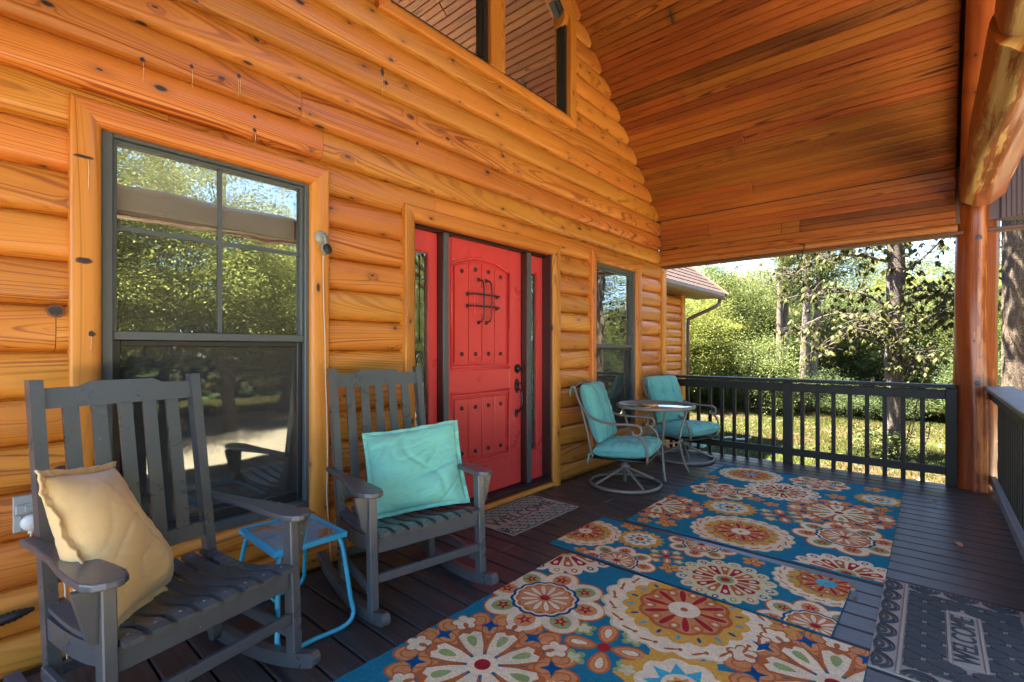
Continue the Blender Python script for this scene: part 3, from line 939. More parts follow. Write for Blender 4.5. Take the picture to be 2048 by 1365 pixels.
g.build('grille', M_BLACK, door)
h = MB()
def octo(cy, cz, ry, rz, x0, x1):
    return [(x1, cy + ry * math.cos(a + PI / 8), cz + rz * math.sin(a + PI / 8)) for a in np.arange(8) * PI / 4]
def plate(mm, cy, cz, ry, rz, x0, th_):
    mm.prism([(cy + ry * math.cos(a + PI / 8), cz + rz * math.sin(a + PI / 8)) for a in np.arange(8) * PI / 4], lambda p, q, k: (x0 + k, p, q), th_)
plate(h, 3.288, 1.118, .034, .042, DX, .012)
h.lathe([(.024, .012), (.022, .030), (.012, .034), (.0, .034)], (DX, 3.288, 1.118), 'x', 14)
h.build('deadbolt', M_STUD, door)
h = MB()
plate(h, 3.283, .965, .027, .068, DX, .012)
h.box((DX + .035, 3.283, .985), (.045, .016, .012), None, .003)
h.tube(bez([(DX + .012, 3.283, .935), (DX + .045, 3.285, .925), (DX + .062, 3.287, .88), (DX + .060, 3.285, .80), (DX + .035, 3.280, .745), (DX + .012, 3.278, .728)], 6), [.0085] * 31, 8)
plate(h, 3.279, .722, .018, .040, DX, .010)
h.build('door_handle', M_STUD, door)

# sidelights
for (a, b, ga, gb, half) in ((2.094, 2.370, 2.150, 2.285, 1), (3.414, 3.666, 3.445, 3.575, -1)):
    s = MB(); x0, x1 = DX - .04, DX - .002
    s.b2((x0, a, .085), (x1, ga, 2.158), .003).b2((x0, gb, .085), (x1, b, 2.158), .003)
    s.b2((x0, ga, .085), (x1, gb, .365), .003).b2((x0, ga, 2.0), (x1, gb, 2.158), .003)
    sl = s.build('sidelight', M_RED, cabin)
    bd = MB().tube([(x1, ga - .008, .357), (x1, ga - .008, 2.008), (x1, gb + .008, 2.008), (x1, gb + .008, .357), (x1, ga - .008, .357)], .007, 6)
    bd.build('bead', M_RED, sl)
    MB().b2((DX - .024, ga, .365), (DX - .020, gb, 2.0)).build('pane', M_LEADGL, sl)
    c = (ga + gb) / 2; lead = MB(); lx = DX - .017
    def ld(p, closed=False): lead.tube([(lx, *q) for q in p], .0028, 5, closed=closed)
    ld([(ga + .018, .40), (ga + .018, 1.965), (gb - .018, 1.965), (gb - .018, .40)], True)
    for zz in (.62, 1.80): ld([(ga, zz), (gb, zz)])
    ld([(c, .40), (c, 1.02)]); ld([(c, 1.34), (c, 1.965)])
    for rr in (.045, .028): ld([(c + rr * math.cos(t_), 1.18 + rr * 2.2 * math.sin(t_)) for t_ in np.linspace(0, 2 * PI, 17)[:-1]], True)
    ld([(c, 1.02), (c + .05, 1.18), (c, 1.34), (c - .05, 1.18)], True)
    lead.build('lead_came', M_LEAD, sl)

# room behind the glass
room = thing('room_interior', kind='structure')
MB().b2((-4.2, -3, -.12), (-.22, 6, -.05)).build('room_floor', M_INT, room)
MB().b2((-4.3, -3, -.1), (-4.2, 6, 5.6)).build('room_wall', M_INT, room)
m = MB(); m.b2((-4.2, -3, 2.75), (-.22, 1.0, 2.8)); m.b2((-4.2, 4.6, 2.75), (-.22, 6.0, 2.8)); m.build('room_ceiling', M_INT, room)
# roller shade in the big window
sh = thing('roller_shade', 'cream roller shade pulled part way down behind the big window', 'blind', (-.13, .885, 1.93))
P = [[(0.004 * math.sin(k * .7), -.42 + .84 * i, .30 - .30 * k / 14) for k in range(15)] for i in (0, 1)]
MB().grid(P, smooth=True).build('shade_cloth', M_SHADE, sh)
MB().box((0, 0, -.006), (.02, .84, .016), None, .004).build('hem_bar', M_GREYPL, sh)
cb = thing('dark_cabinet', 'black cabinet with small tan labels seen through the lower sash of the big window', 'cabinet', (-.75, 1.0, -.05))
MB().b2((-.5, -.42, 0), (0, .42, 1.22), .01).build('cabinet_body', M_INTD, cb)
for k in range(4): MB().b2((0, -.38, .08 + k * .28), (.012, .38, .33 + k * .28), .004).build('drawer', M_INTD, cb)
for k in range(4): MB().b2((.0125, -.05, .22 + k * .28), (.016, .08, .255 + k * .28)).build('drawer_label', M_TAN, cb)
tb = thing('wooden_stool', 'wooden stool glimpsed through the lower pane of the big window', 'stool', (-.62, .30, -.05))
MB().lathe([(0, .60), (.17, .60), (.18, .62), (.17, .64), (0, .64)], (0, 0, 0), 'z', 18).build('seat', M_INT, tb)
for a in range(4): MB().tube([(.10 * math.cos(a * PI / 2), .10 * math.sin(a * PI / 2), .6), (.17 * math.cos(a * PI / 2), .17 * math.sin(a * PI / 2), 0)], .014, 6).build('leg', M_INT, tb)

# ------------------------------------------------------------------ porch roof: ceiling boards, header, rafters
ceiling = thing('ceiling', kind='structure')
CX1 = 2.87
nb = 28
slope_len = (EY - RY) * math.sqrt(1 + SL * SL)
bw = slope_len / nb
dy = (EY - RY) / nb
def ceil_board(x0, x1, p0, p1):
    """board between two wall points (y,z); visible face down"""
    m = MB()
    d = Vector((0, p1[0] - p0[0], p1[1] - p0[1])); d.normalize()
    nrm = Vector((0, -d.z, d.y))
    if nrm.z < 0: nrm = -nrm
    a = Vector((0, *p0)); b = Vector((0, *p1))
    rot = Matrix((Vector((1, 0, 0)), d, Vector((1, 0, 0)).cross(d))).transposed()
    c = (a + b) / 2 + nrm * .012 + Vector(((x0 + x1) / 2, 0, 0))
    wdt = (b - a).length / 2
    for sg in (-1, 1): m.box(c + d * sg * wdt / 2, (x1 - x0 - .001, wdt - .0012, .022), rot, .0085)
    return m
for s in (1, -1):
    for k in range(nb):
        ya = EY - k * dy; yb = ya - dy
        za, zb = HZ + SL * (EY - ya), HZ + SL * (EY - yb)
        if s < 0: ya, yb = 2 * RY - ya, 2 * RY - yb
        js = [-.06, CX1]
        if k % 4 == 1: js = [-.06, random.uniform(.5, 2.4), CX1]
        if s < 0 and k < 2: pass
        for a, b in zip(js, js[1:]):
            ceil_board(a, b, (ya, za), (yb, zb)).build('ceiling_board', M_CEIL, ceiling, center=True)
# header above the back railing, boarded on its inner face
for s, yf in ((1, EY), (-1, 2 * RY - EY)):
    for k in range(4):
        za = 2.452 + k * .1295
        js = [.0, CX1] if k != 1 else [.0, 1.42, 1.60, CX1]
        if k == 2: js = [0., .62, CX1]
        for a, b in zip(js, js[1:]):
            MB().b2((a + .0006, yf - s * .0, za + .0005), (b - .0006, yf + s * .02, za + .0642), .007).b2((a + .0006, yf - s * .0, za + .0648), (b - .0006, yf + s * .02, za + .129), .007).build('ceiling_board', M_CEIL, ceiling, center=True)
    m = MB()
    m.b2((-.02, yf + s * .021, 2.455), (4.0, yf + s * .12, 3.05))
    m.build('header_core', M_SIDING, ceiling)
    # bottom trim: round-nosed board with a dark soffit strip
    t_ = MB(); pr = [(0, 2.385)] + [(-.018 * math.sin(a) , 2.418 - .033 * math.cos(a)) for a in np.linspace(0, PI, 9)] + [(.0, 2.4515)]
    n = len(pr); vs = [(x, yf + s * (.008 + q), z) for x in (0.0, CX1 + .01) for q, z in pr]
    t_.add(vs, [(k, k + 1, n + k + 1, n + k) for k in range(n - 1)], smooth=True)
    t_.b2((0.0, yf + s * .008, 2.385), (CX1 + .01, yf + s * .135, 2.4515))
    t_.build('header_trim', M_TRIMX, ceiling, center=True)
    MB().b2((0, yf + s * .010, 2.352), (4.0, yf + s * .13, 2.3845), .004).build('soffit_strip', M_BROWN, ceiling)
MB().b2((3.16, EY + .005, 2.4525), (4.0, EY + .0205, 3.05)).build('end_panel', M_SIDING, ceiling)
m = MB()
for k in range(26): m.b2((3.165 + k * .032, EY - .002, 2.46), (3.165 + k * .032 + .025, EY + .0045, 3.04), .002)
m.build('end_panel_groove', M_SIDING, ceiling, kind='stuff')
# solid roof above
m = MB()
for s in (1, -1):
    def Yq(v): return RY + s * v
    W_ = EY - RY + .35
    pts = [(0, HZ + SL * (EY - RY) + .035), (W_, HZ - SL * .35 + .035), (W_, HZ - SL * .35 + .26), (0, HZ + SL * (EY - RY) + .30)]
    m.prism([(Yq(a), b) for a, b in pts], lambda p, q, h: (-.3 + h, p, q), 4.5)
m.build('porch_roof', M_SHING, ceiling)
# main roof over the house body
m = MB()
m.prism([(.0, 3.3), (-4.4, 6.2), (-9, 3.3), (-9, 3.1), (0.0, 3.05)], lambda p, q, h: (p - .25, -3.2 + h, q), 9.45)
m.build('house_roof', M_SHING, ceiling)

# ------------------------------------------------------------------ peeled log post, tie log, rafter log
def rough_log(p0, p1, r0, r1, seed, n=28, seg=40, amp=.006, flute=.5, cap0=0.0):
    """peeled log along local z; returns mesh builder and the matrix that lays it from p0 to p1"""
    rr = random.Random(seed)
    ph = [rr.uniform(0, 6.28) for _ in range(8)]
    p0, p1 = Vector(p0), Vector(p1)
    L = (p1 - p0).length
    P = []
    ts = [i / seg for i in range(seg + 1)]
    for k in range(n + 1):
        a = 2 * PI * (k % n) / n; row = []
        for t in ts:
            r = lerp(r0, r1, t)
            r += amp * (math.sin(3 * a + ph[0] + t * L * 1.1) * .8 + math.sin(5 * a + ph[1] - t * L * 1.7) * .6 + flute * math.sin(9 * a + ph[2] + 2.0 * math.sin(t * L * 2.2 + ph[3])) + .5 * math.sin(t * L * 5 + ph[4] + 2 * math.sin(a + ph[5])))
            e = 1.0
            if cap0 and t * L < cap0: e = math.sqrt(max(0, 1 - (1 - t * L / cap0) ** 2)) * .25 + .75
            row.append((math.cos(a) * r * e, math.sin(a) * r * e, t * L))
        P.append(row)
    m = MB(); m.grid(P)
    m.f = [f[::-1] for f in m.f]
    for t, rv in ((0, True), (-1, False)):
        loop = [P[k][t] for k in range(n)]
        f = tuple(range(n))
        m.add(loop, [f[::-1] if rv else f])
    q = (p1 - p0).to_track_quat('Z', 'Y')
    return m, Matrix.Translation(p0) @ q.to_matrix().to_4x4()
def lay_log(args, name, mat, parent, **kw):
    m, M = rough_log(*args, **kw)
    o = m.build(name, mat, parent); o.matrix_local = M
    return o
def knot_disc(m, c, nrm, r):
    nrm = Vector(nrm).normalized(); c = Vector(c)
    u = nrm.orthogonal().normalized(); w = nrm.cross(u)
    k = 11
    rim = [c + (u * math.cos(a) * .75 + w * math.sin(a)) * r * random.uniform(.8, 1.15) for a in np.arange(k) * 2 * PI / k]
    mid = [c + (p - c) * .5 + nrm * .0025 for p in rim]
    m.add(rim + mid + [c + nrm * .001], [(i, (i + 1) % k, k + (i + 1) % k, k + i) for i in range(k)] + [(k + i, k + (i + 1) % k, 2 * k) for i in range(k)], smooth=True)

def streak_mat(name, c0, c1, c2, p0, p1, zs=.75, lo=.555):
    t = NT(name)
    oc = t.obj()
    sp = t.n('ShaderNodeSeparateXYZ'); t.link(oc, sp.inputs[0])
    ang = t.math('ARCTAN2', sp.outputs[0], sp.outputs[1])
    ca, sa = t.math('COSINE', ang), t.math('SINE', ang)
    v = t.comb(t.math('MULTIPLY', sp.outputs[2], zs), t.math('MULTIPLY', ca, 1.5), t.math('MULTIPLY', sa, 1.5))
    n0 = t.noise(v, 1.7, 4, 0.62, 0.15)
    n3 = t.noise(t.comb(t.math('MULTIPLY', sp.outputs[2], 6.0), t.math('MULTIPLY', ca, 3.0), t.math('MULTIPLY', sa, 3.0)), 1.0, 3)
    band = t.math('COSINE', t.math('ADD', t.math('MULTIPLY', ang, 3.0), t.math('MULTIPLY', n0, 2.2)))
    n = t.math('ADD', t.math('MULTIPLY_ADD', band, 0.10, 0.10), t.math('ADD', t.math('MULTIPLY', n0, 0.55), t.math('MULTIPLY', n3, 0.18)))
    f = t.noise(t.comb(t.math('MULTIPLY', sp.outputs[2], 3.0), t.math('MULTIPLY', ca, 22.0), t.math('MULTIPLY', sa, 22.0)), 1.0, 3)
    m = t.ramp(n, [(lo, 0.0), (lo + .007, 1.0)])
    m2 = t.ramp(n, [(lo - .04, 0.0), (lo - .033, 1.0)])
    c = t.ramp(f, [(0.3, c0), (0.7, c1)])
    c = t.mix(m2, c, c2)
    c = t.mix(m, c, t.ramp(f, [(0.3, p0), (0.7, p1)]))
    h = t.math('ADD', n, t.math('MULTIPLY', f, 0.1))
    t.bsdf(c, 0.38, normal=t.bump(h, 0.4, 0.02), coat=.2)
    return t.m
M_STREAK = streak_mat('drawknifed_log', (0.22, 0.048, 0.008), (0.38, 0.105, 0.018), (0.50, 0.23, 0.07), (0.58, 0.36, 0.13), (0.78, 0.54, 0.22))
M_POSTS = streak_mat('peeled_post', (0.17, 0.032, 0.006), (0.30, 0.068, 0.010), (0.40, 0.115, 0.022), (0.48, 0.165, 0.038), (0.56, 0.22, 0.06), zs=.22, lo=.56)
PX, PYY = 3.005, 6.205
post = thing('log_post', 'reddish peeled log porch post at the corner where the two railings meet', 'post', (PX, PYY, 0))
lay_log(((0, 0, 0.001), (0, 0, 2.62), .150, .142, 3), 'post_shaft', M_POSTS, post, amp=.0065, n=48, seg=80, flute=.7)
km = MB()
vd = Vector((2.70 - PX, -PYY, 0)).normalized(); sd = Vector((-vd.y, vd.x, 0))
for zz, off in ((2.30, .025), (1.75, -.045), (1.62, .040), (1.37, -.022), (.985, .010), (.40, -.012), (.12, .07)):
    ang = off / .15
    nn = (vd * math.cos(ang) + sd * math.sin(ang))
    knot_disc(km, nn * .150 + Vector((0, 0, zz)), nn, {1.75: .013, 1.62: .014, .12: .016}.get(zz, .025))
km.build('knot', M_KNOT, post)

# skinned log along the gable front: darker stain with long pale drawknife facets
tie = thing('tie_log', 'thick horizontal peeled log with pale drawknife streaks resting at the top of the post', 'beam', (3.03, 5.98, 2.70))
lay_log(((0, 0, 0), (.02, -3.0, 0), .150, .155, 9), 'log_shaft', M_STREAK, tie, n=44, seg=110, amp=.0045, flute=1.0, cap0=.09)
lay_log(((.03, -3.03, .01), (.03, -6.2, .01), .158, .158, 10), 'log_shaft', M_STREAK, tie, n=44, seg=60, amp=.0045, flute=1.0, cap0=.09)
rf = thing('rafter_log', 'dark stained rafter log following the porch gable edge beside the ceiling boards', 'beam', (3.02, 6.2, 2.72))
lay_log(((0, 0, 0), (0, -(6.2 - RY), (6.2 - RY) * SL), .135, .13, 21), 'log_shaft', M_POST, rf, amp=.004)
lay_log(((0, -2 * (6.2 - RY), 0), (0, -(6.2 - RY), (6.2 - RY) * SL), .135, .13, 22), 'log_shaft', M_POST, rf, amp=.004)
post2 = thing('log_post', 'second peeled log post at the far end of the porch beside the camera', 'post', (PX + .05, -.30, 0))
lay_log(((0, 0, 0.001), (0, 0, 2.62), .150, .142, 5), 'post_shaft', M_POST, post2, amp=.0065)

# ------------------------------------------------------------------ railings
rail = thing('deck_railing', 'charcoal painted baluster railing along the far end of the deck', 'railing', (0.03, 6.15, 0), group='deck railings')
L_ = 2.84
MB().b2((0, -.075, .925), (L_, .09, .957), .006).build('top_cap', M_RAIL, rail)
MB().b2((0, .005, .815), (L_, .043, .905), .004).build('top_rail', M_RAIL, rail)
MB().b2((0, .005, .098), (L_, .043, .175), .004).build('bottom_rail', M_RAIL, rail)
bal = MB().b2((-.019, 0, -.16), (.019, .036, .912), .003).mesh('baluster', M_RAIL)
bx = [.27 - .03, .4, .545, .69, .84, .985, 1.13, 1.28, 1.595, 1.74, 1.885, 2.03, 2.175, 2.32, 2.465, 2.61]
for x in [.065] + [.137 + .1435 * k for k in range(9)] + [1.575 + .1463 * k for k in range(8)]:
    b_ = bpy.data.objects.new('baluster', bal); col.objects.link(b_); b_.location = (x, .045, 0); b_.parent = rail
MB().b2((1.394, -.012, 0.001), (1.486, .078, .924), .004).build('railing_post', M_RAIL, rail)
MB().b2((2.765, -.012, 0.001), (2.85, .078, .924), .004).build('railing_post', M_RAIL, rail)

rail2 = thing('deck_railing', 'grey capped railing running from the log post towards the camera on the right', 'railing', (3.13, 3.3, 0), group='deck railings')
L_ = 2.80
MB().b2((-.075, 0, .925), (.115, L_, .962), .006).build('top_cap', M_CAP, rail2)
MB().b2((-.035, 0, .835), (.003, L_, .924), .004).build('top_rail', M_RAIL, rail2)
MB().b2((-.035, 0, .075), (.003, L_ - .02, .155), .004).build('bottom_rail', M_CAP, rail2)
bal2 = MB().b2((0, -.019, -.16), (.036, .019, .924), .003).mesh('baluster', M_RAIL)
for k in range(22):
    b_ = bpy.data.objects.new('baluster', bal2); col.objects.link(b_); b_.location = (.006, .08 + k * .125, 0); b_.parent = rail2
MB().b2((-.05, -.09, -.1), (.04, -.002, 1.0), .005).build('railing_post', M_RAIL, rail2)

# ------------------------------------------------------------------ set-back wing of the house, far left of the opening
wing = thing('cabin_wing', 'set back log wing with brown shingle roof and bent downspout beyond the railing', 'house', (-1.64, 6.1, 0))
for k in range(22):
    z0 = -1.0 + k * .183
    z1 = z0 + .183
    if z1 > 2.62: break
    m = MB(); pts = [(-.10, z0)] + [(prof(z, z0, z1), z) for z in np.linspace(z0, z1, 9)] + [(-.10, z1)]
    n = len(pts); vs = [(x, a, z) for a in (.0, 4.80) for x, z in pts]
    m.add(vs, [(i, i + 1, n + i + 1, n + i) for i in range(n - 1)], smooth=True); m.add(vs, [tuple(range(n))[::-1], tuple(range(n, 2 * n))])
    m.build('log', M_LOG, wing, center=True)
MB().b2((-.15, 4.80, -1.0), (.035, 4.98, 2.60), .012).build('corner_board', M_LOGZ, wing, center=True)
MB().b2((-4, 0, -1.0), (-.105, 4.9, 2.6)).build('wing_core', M_INT, wing)
MB().b2((-.1, -.2, 2.52), (.46, 6.0, 2.56)).build('soffit', M_TAN, wing)
g = MB(); pr = [(.46, 2.60), (.46, 2.50), (.50, 2.475), (.56, 2.50), (.585, 2.56), (.58, 2.62), (.46, 2.62)]
g.prism(pr, lambda p, q, h: (p, -.2 + h, q), 6.25); g.build('gutter', M_TAN, wing)
ds = MB(); ds.tube(bez([(.52, 5.85, 2.50), (.52, 5.80, 2.38), (.46, 5.55, 2.26), (.12, 5.12, 2.02), (.06, 5.06, 1.9), (.06, 5.05, 1.2), (.06, 5.05, -.9)], 5), .042, 10)
ds.build('downspout', M_BROWN, wing)
rfo = thing('roof', parent=wing)
# shingle courses on the sloping roof: each course made of tabs
ridge = (-1.9, 4.7); eave = (.55, 2.62)
nc = 16
for k in range(nc):
    t0 = k / nc; t1 = (k + 1.35) / nc
    ax, az = lerp(eave[0], ridge[0], t0), lerp(eave[1], ridge[1], t0)
    bx_, bz = lerp(eave[0], ridge[0], t1), lerp(eave[1], ridge[1], t1)
    yend = 6.25 - max(0, 0)
    y_ = 2.2 + (k % 2) * .16
    while y_ < yend:
        y2 = min(y_ + .30, yend)
        m = MB()
        up = Vector((.64, 0, .77)) * .012
        a = Vector((ax, y_ + .004, az)) ; b = Vector((ax, y2, az)); c = Vector((bx_, y2, bz)); d = Vector((bx_, y_ + .004, bz))
        o1 = up * 1.7; o2 = up * .3
        m.add([a, b, c, d, a + o1, b + o1, c + o2, d + o2], [(4, 5, 6, 7), (0, 1, 5, 4), (1, 2, 6, 5), (3, 0, 4, 7)])
        m.build('shingle', M_SHING, rfo)
        y_ += .32
m = MB(); m.prism([(.56, 2.60), (-1.9, 4.69), (-4.4, 2.6)], lambda p, q, h: (p, -.25 + h, q), 6.5)
m.build('roof_deck', M_SHING, rfo)
MB().bar((.57, 6.265, 2.60), (-1.9, 6.265, 4.70), .03, .12, ch=.004).build('rake_board', M_TAN, wing)

# ================================================================== VEGETATION
def leafcloud_mesh(name, C_, S_, L, mat, up=.55, aspect=.55, droop=0.0, seed=0):
    """rhombic leaves at points C_ (N,3); sizes L"""
    r = np.random.default_rng(seed)
    N = len(C_)
    nrm = r.normal(size=(N, 3)); nrm[:, 2] = np.abs(nrm[:, 2]) + up * 2
    nrm /= np.linalg.norm(nrm, axis=1)[:, None]
    t = r.normal(size=(N, 3)); t -= nrm * (t * nrm).sum(1)[:, None]
    t /= np.linalg.norm(t, axis=1)[:, None]
    t[:, 2] -= droop; t /= np.linalg.norm(t, axis=1)[:, None]
    b = np.cross(nrm, t)
    Ls = L * r.uniform(.6, 1.3, N)[:, None]
    v = np.empty((N, 4, 3), np.float32)
    v[:, 0] = C_ - t * Ls * .5
    v[:, 1] = C_ + b * Ls * aspect * .5 + nrm * Ls * .08
    v[:, 2] = C_ + t * Ls * .5
    v[:, 3] = C_ - b * Ls * aspect * .5 + nrm * Ls * .08
    me = bpy.data.meshes.new(name)
    me.vertices.add(N * 4); me.vertices.foreach_set('co', v.ravel())
    me.loops.add(N * 4); me.loops.foreach_set('vertex_index', np.arange(N * 4, dtype=np.int32))
    me.polygons.add(N); me.polygons.foreach_set('loop_start', np.arange(0, N * 4, 4, dtype=np.int32))
    me.update(calc_edges=True)
    me.materials.append(mat)
    return me

def crown_points(r, n_clump, per, rad, h, z0, flat=.45, clump=.55, shell=.5):
    """leaf positions in a lumpy crown; also returns clump centres"""
    d = r.normal(size=(n_clump, 3)); d /= np.linalg.norm(d, axis=1)[:, None]
    q = r.uniform(0, 1, n_clump) ** shell
    c = d * q[:, None]
    c[:, 0] *= rad * r.uniform(.75, 1.1, n_clump); c[:, 1] *= rad * r.uniform(.75, 1.1, n_clump); c[:, 2] = c[:, 2] * h / 2 + z0 + h / 2
    pts = []
    for k in range(n_clump):
        s = clump * r.uniform(.6, 1.4)
        p = r.normal(size=(per, 3)) * (s * .5, s * .5, s * .5 * flat)
        pts.append(c[k] + p)
    return np.concatenate(pts), c

def tree_mesh(seed, n_clump, per, rad, h, z0, L, mat, trunk_r, trunk_mat, clump=.55, flat=.45, branches=10, ttop=.75, aspect=.55, up=.5, droop=0., shell=.5):
    r = np.random.default_rng(seed)
    pts, c = crown_points(r, n_clump, per, rad, h, z0, flat, clump, shell)
    fol = leafcloud_mesh('foliage', pts, 0, L, mat, up, aspect, droop, seed)
    m = MB()
    top = z0 + h * ttop
    n = 12
    bend = r.normal(size=2) * .12
    tp = [(bend[0] * math.sin(i / n * 3), bend[1] * math.sin(i / n * 2.4), top * i / n) for i in range(n + 1)]
    rr = [trunk_r * (1 - .72 * i / n) * (1.25 if i == 0 else 1) for i in range(n + 1)]
    m.tube(tp, rr, 10)
    idx = r.choice(n_clump, min(branches, n_clump), replace=False)
    for k in idx:
        e = c[k]
        zb = min(max(e[2] - .5 * math.hypot(e[0], e[1]), z0 * .9), top * .95)
        i = min(int(zb / top * n), n - 1)
        s = Vector(tp[i]); e = Vector(e)
        mid = (s + e) / 2 + Vector((0, 0, .12 * (e - s).length))
        m.tube(bez([s, mid, e], 4), [rr[i] * .42] + [rr[i] * .42 * (1 - j / 9) for j in range(1, 9)], 6)
    return fol, m.mesh('trunk', trunk_mat)

def plant_tree(name, loc, meshes, label, cat, rz=0.0, sc=1.0, group=None):
    t = thing(name, label, cat, loc, rz, group)
    f = bpy.data.objects.new('foliage', meshes[0]); col.objects.link(f); f.parent = t
    k = bpy.data.objects.new('trunk', meshes[1]); col.objects.link(k); k.parent = t
    t.scale = (sc, sc, sc)
    return t

TA = tree_mesh(1, 400, 330, 2.9, 5.6, .8, .066, M_LEAFA, .16, M_BARK, clump=.75)
TB = tree_mesh(2, 320, 300, 2.3, 4.8, .6, .066, M_LEAFB, .12, M_BARK, clump=.7)
TC = tree_mesh(3, 340, 290, 3.0, 4.6, .3, .072, M_LEAFC, .13, M_BARK, clump=.8)
def pine_mesh(seed, H, z0, rr_):
    r = np.random.default_rng(seed)
    pts = []; m = MB(); n = 16
    tp = [(.10 * math.sin(i / n * 4 + seed), .06 * math.sin(i / n * 5), H * i / n) for i in range(n + 1)]
    rad = [rr_ * (1 - .6 * i / n) for i in range(n + 1)]
    m.tube(tp, rad, 12)
    for k in range(26):
        z = lerp(z0, H, r.uniform()); a = r.uniform(0, 6.28); L = lerp(2.2, .8, (z - z0) / (H - z0)) * r.uniform(.6, 1.1)
        s = Vector(tp[int(z / H * n)]); s.z = z
        e = s + Vector((math.cos(a) * L, math.sin(a) * L, .25 * L))
        m.tube(bez([s, (s + e) / 2 + Vector((0, 0, .1)), e], 3), [.03, .026, .022, .018, .014, .01, .007], 5)
        for t_ in np.linspace(.4, 1, 4):
            c = s.lerp(e, t_); nn = 70
            pts.append(np.array(c) + r.normal(size=(nn, 3)) * (.22, .22, .12))
    fol = leafcloud_mesh('foliage', np.concatenate(pts), 0, .17, M_NEEDLE, .1, .16, 0, seed)
    return fol, m.mesh('trunk', M_BARKP)
PA = pine_mesh(5, 9.5, 4.3, .17)
PB = pine_mesh(6, 10.5, 4.6, .15)

GB = GZ - .05
trees = [
 ('broadleaf_tree', (-5.0, 21.5, GB), TA, 'dense mid green tree just right of the wing roof, tallest of the left thicket', .3, 1.02),
 ('broadleaf_tree', (-3.2, 24.6, GB), TA, 'round mid green tree in front of the leaning pair of pines', 1.9, .95),
 ('broadleaf_tree', (-4.1, 17.6, GB), TB, 'yellow green young tree beside the downspout at the left of the view', 2.4, .80),
 ('broadleaf_tree', (-7.8, 25.0, GB), TA, 'green tree half hidden behind the shingled wing roof', 4.2, 1.2),
 ('broadleaf_tree', (0.6, 24.5, GB), TC, 'dark green tree behind the forked pale trunks', .9, .95),
 ('broadleaf_tree', (2.2, 26.2, GB), TB, 'light green tree left of the near oak trunk', 5.0, 1.0),
 ('broadleaf_tree', (3.9, 24.6, GB), TA, 'green tree directly right of the near oak trunk', 3.3, .78),
 ('broadleaf_tree', (5.6, 28.0, GB), TB, 'pale green tree behind the log post', .1, 1.05),
 ('broadleaf_tree', (7.8, 24.5, GB), TA, 'green tree at the far right beyond the furrowed trunk', 2.8, 1.0),
 ('broadleaf_tree', (-.8, 30.0, GB), TA, 'hazy green tree in the gap behind the two tall pines', 2.2, 1.15),
 ('broadleaf_tree', (-4.6, 30.5, GB), TB, 'yellowish tree top showing above the left thicket', 1.2, 1.35),
 ('broadleaf_tree', (2.2, 33.0, GB), TA, 'tree far behind the near oak with sky around its top', .5, 1.2),
]
for (nm, loc, me_, lab, rz, sc) in trees:
    plant_tree(nm, loc, me_, lab, 'tree', rz, sc)
plant_tree('pine_tree', (-.65, 19.7, GB), PA, 'tall pine with the straightest pale trunk of the forked pair', 'pine tree', .4, 1.0)
p_ = plant_tree('pine_tree', (-.50, 19.9, GB), PB, 'slim pine leaning out to the right from the same foot as the straight pale pine', 'pine tree', 2.2, .92)
p_.rotation_euler = (0.0, R(2.6), .9)
plant_tree('pine_tree', (-1.72, 20.8, GB), PB, 'left pine of the close pair standing behind green foliage', 'pine tree', 1.2, .9)
p_ = plant_tree('pine_tree', (-1.58, 21.2, GB), PA, 'right pine of the close pair, partly hidden by leaves', 'pine tree', 3.6, .9)
p_.rotation_euler = (0, R(-1.2), 2.0)
plant_tree('pine_tree', (5.0, 31.0, GB), PA, 'pine showing faintly between oak branches and log post', 'pine tree', 2.6, 1.0)

# understorey shrubs along the lawn edge
SHR = []
for s_, mt in ((21, M_LEAFC), (22, M_LEAFA), (23, M_LEAFC)):
    r_ = np.random.default_rng(s_)
    pts, c_ = crown_points(r_, 100, 280, 1.25, 2.3, .0, .6, .5, .6)
    pts[:, 2] = np.maximum(pts[:, 2], .03)
    fol = leafcloud_mesh('foliage', pts, 0, .052, mt, .5, .6, 0, s_)
    mm = MB()
    for k in range(7): mm.tube(bez([(0, 0, 0), tuple(c_[k] * (.5, .5, .6)), tuple(c_[k])], 3), [.02] * 6 + [.006], 5)
    SHR.append((fol, mm.mesh('stem', M_BARK)))
rs = random.Random(4)
sx = -6.2; k = 0
while sx < 9.5:
    yy = 17.6 + .35 * max(sx + 4, 0) * .55 + rs.uniform(-.3, 2.2)
    t = thing('shrub', 'leafy green shrub in the row where the lawn meets the woods', 'shrub', (sx, yy, GB), rs.uniform(0, 6), 'shrubs along the wood edge')
    f, s_ = SHR[k % 3]
    for nm, me_ in (('foliage', f), ('stem', s_)):
        o = bpy.data.objects.new(nm, me_); col.objects.link(o); o.parent = t
    t.scale = (rs.uniform(.8, 1.25),) * 2 + (rs.choice((.4, .5, .65, .8, 1.0, 1.2)),)
    sx += rs.uniform(.9, 1.5); k += 1
# far woods: one mass that closes the view
r_ = np.random.default_rng(77)
N = 60000
px = r_.uniform(-34, 34, N); py = 37 + r_.uniform(0, 3, N) + np.abs(px) * .1
hz = 4.2 + 1.6 * np.sin(px * .5) + 1.0 * np.sin(px * 1.3 + 1)
pz = GB + r_.uniform(0, 1, N) ** .8 * (hz + 1.2)
fo = bpy.data.objects.new('far_woods', leafcloud_mesh('far_woods', np.stack([px, py, pz], 1), 0, .42, M_LEAFA, .4, .7, 0, 5)); col.objects.link(fo)
tag(fo, 'distant green woods closing the view behind the nearer trees', 'woods', kind='stuff')

